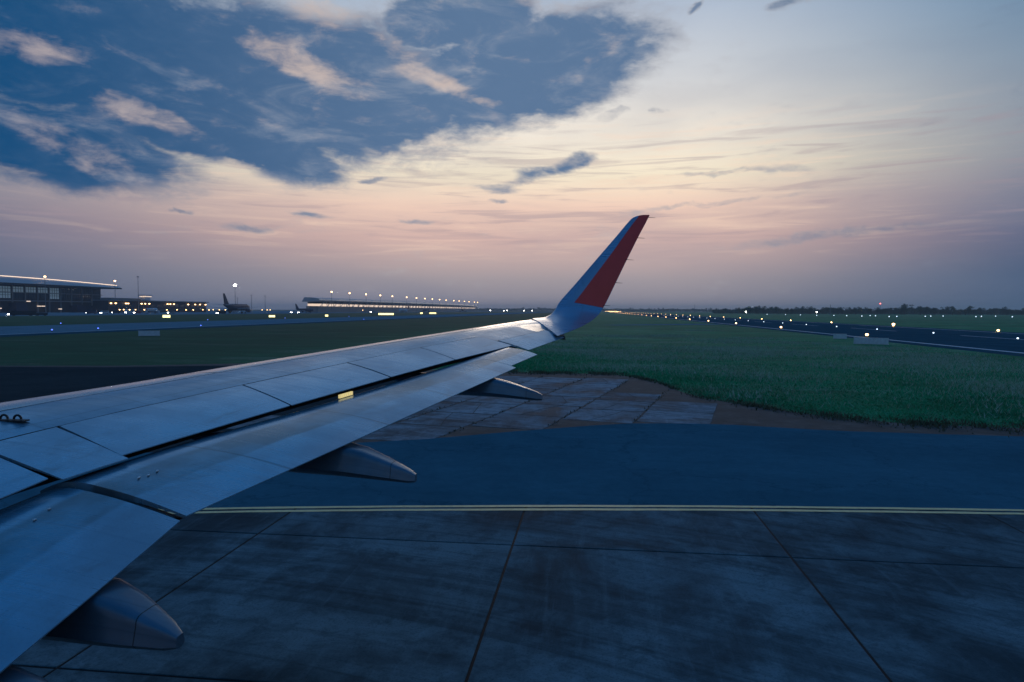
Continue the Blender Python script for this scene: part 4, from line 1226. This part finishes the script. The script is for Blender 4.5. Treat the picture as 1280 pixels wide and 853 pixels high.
vehicle('catering_truck', 8, 2.5, 3.8, 2.0, 'far_blue', 'dark blue box truck standing between the terminal and the service building', 'truck', at(-.79, -440), R(20))
vehicle('service_van', 6, 2.2, 2.6, 1.8, 'far_grey', 'grey van parked beneath the wing of the white red tailed airliner', 'van', at(-.655, -405), R(60))
vehicle('catering_truck', 8, 2.5, 3.4, 2.0, 'far_white', 'white box truck ahead of the nose of the large dark blue airliner', 'truck', at(-.455, -372), R(80))
vehicle('apron_bus', 13, 3, 3.1, 1.6, 'far_grey', 'grey apron bus waiting below the long concourse', 'bus', at(-.33, -356), R(86))

# ------------------------------------------------------------------ trees along the horizon
def tree_proto(seed, hh, rad):
    rr_ = np.random.default_rng(seed)
    e = empty('tree')
    mb = MB(); mb.tube((0, 0, 0), (.1, 0, hh * .55), .32, .14, 6)
    for k in range(4):
        a_ = 1.6 * k + seed; mb.tube((.05, 0, hh * (.3 + .06 * k)), (math.cos(a_) * rad * .6, math.sin(a_) * rad * .6, hh * (.55 + .07 * k)), .12, .05, 4)
    mb.build('trunk', 'trunk_bark', e)
    mb = MB()
    cl = [(rr_.normal(0, .45) * rad, rr_.normal(0, .45) * rad, hh * rr_.uniform(.35, .92)) for _ in range(11)]
    for c in cl:
        rc = rad * rr_.uniform(.28, .55)
        for _ in range(46):
            dv = rr_.normal(0, 1, 3); dv /= np.linalg.norm(dv); dv *= rc * rr_.uniform(.55, 1.05)
            p = np.array(c) + dv * np.array([1, 1, .8])
            s = rr_.uniform(.35, .8); a1 = rr_.normal(0, s, 3); a2 = rr_.normal(0, s, 3)
            if p[2] < hh * .16: continue
            mb.add([p, p + a1, p + a2], [(0, 1, 2)])
    mb.build('crown', 'leaf_far', e)
    return e
protos = [tree_proto(1, 12, 4.6), tree_proto(2, 10, 5.0), tree_proto(3, 14, 4.4), tree_proto(4, 9, 4.2)]
tused = set()
rt = random.Random(21)
spots = []
for k in range(150):
    t = .21 + .40 * k / 150 + rt.uniform(-.004, .004); Y_ = rt.uniform(1150, 1500)
    s = rt.uniform(.7, 1.15)
    if .40 < t < .47 and k % 2: s *= 1.25
    spots.append((t * Y_, Y_, s))
for k in range(60):
    t = .015 + .20 * k / 60; Y_ = rt.uniform(2500, 2900)
    spots.append((t * Y_, Y_, rt.uniform(.9, 1.4)))
for k in range(50):
    t = -.19 + .2 * k / 50; Y_ = rt.uniform(2700, 3200)
    spots.append((t * Y_, Y_, rt.uniform(.9, 1.5)))
for k, (x, y, s) in enumerate(spots):
    pr = protos[k % 4]
    if id(pr) in tused: o = copy_tree(pr, (x, y, 0), rt.uniform(0, 6.28))
    else: o = pr; tused.add(id(pr)); o.location = (x, y, 0)
    o.scale = (s * rt.uniform(.95, 1.3), s * rt.uniform(.95, 1.3), s)
    tag(o, 'dark leafy tree in the low treeline beyond the runway' if k < 150 else ('faint leafy tree past the far end of the runway' if k < 210 else 'faint leafy tree in the haze between the concourse and the winglet'), 'tree', 'trees along the horizon')
tag(copy_tree(protos[2], (.4275 * 1330, 1330, 0), 1.0), 'tallest broad crowned tree standing above the treeline beyond the runway', 'tree', 'trees along the horizon').scale = (2.0, 2.0, 1.45)

# woodland behind the single trees, one mass at this distance
def belt(name, t0, t1, ya, yb, h0, h1, n_, label):
    T_ = rng.uniform(t0, t1, n_); Y_ = rng.uniform(ya, yb, n_)
    top = h0 + (h1 - h0) * (0.5 + 0.25 * np.sin(T_ * 61) + 0.25 * np.sin(T_ * 173 + 1) + .12 * np.sin(T_ * 410))
    Z_ = top * rng.uniform(0, 1, n_) ** .7
    C = np.stack([T_ * Y_, Y_, Z_], 1)
    V = C[:, None, :] + rng.normal(0, 1.0, (n_, 3, 3)); V[:, :, 2] = np.maximum(V[:, :, 2], 0)
    me = bpy.data.meshes.new(name)
    me.vertices.add(n_ * 3); me.loops.add(n_ * 3); me.polygons.add(n_)
    me.vertices.foreach_set('co', V.reshape(-1)); me.loops.foreach_set('vertex_index', np.arange(n_ * 3, dtype=np.int32))
    me.polygons.foreach_set('loop_start', np.arange(0, n_ * 3, 3, dtype=np.int32)); me.update(calc_edges=True)
    me.materials.append(MAT['leaf_far'])
    o = bpy.data.objects.new(name, me); col.objects.link(o); tag(o, label, 'woodland', kind='stuff')
belt('woodland', .17, .75, 1420, 1640, 5, 12, 60000, 'low dark woodland mass behind the trees beyond the runway')
belt('woodland', -.20, .19, 2900, 3300, 8, 15, 30000, 'faint hazy woodland mass past the runway end')

# ------------------------------------------------------------------ haze
mb = MB(); mb.box((0, 3500, 32.5), (18400, 11400, 67))
hz = tag(mb.build('haze', 'white_paint'), kind='stuff')
hm = bpy.data.materials.new('haze_air'); hm.use_nodes = True; hm.node_tree.nodes.clear()
hn = N(hm.node_tree)
pv = hn.n('ShaderNodeVolumePrincipled'); pv.inputs['Color'].default_value = (0.86, 0.9, 0.96, 1); pv.inputs['Density'].default_value = 0.00016
pv.inputs['Anisotropy'].default_value = 0.2
ho = hn.n('ShaderNodeOutputMaterial'); hn.l(pv.outputs[0], ho.inputs['Volume'])
hz.data.materials.clear(); hz.data.materials.append(hm)
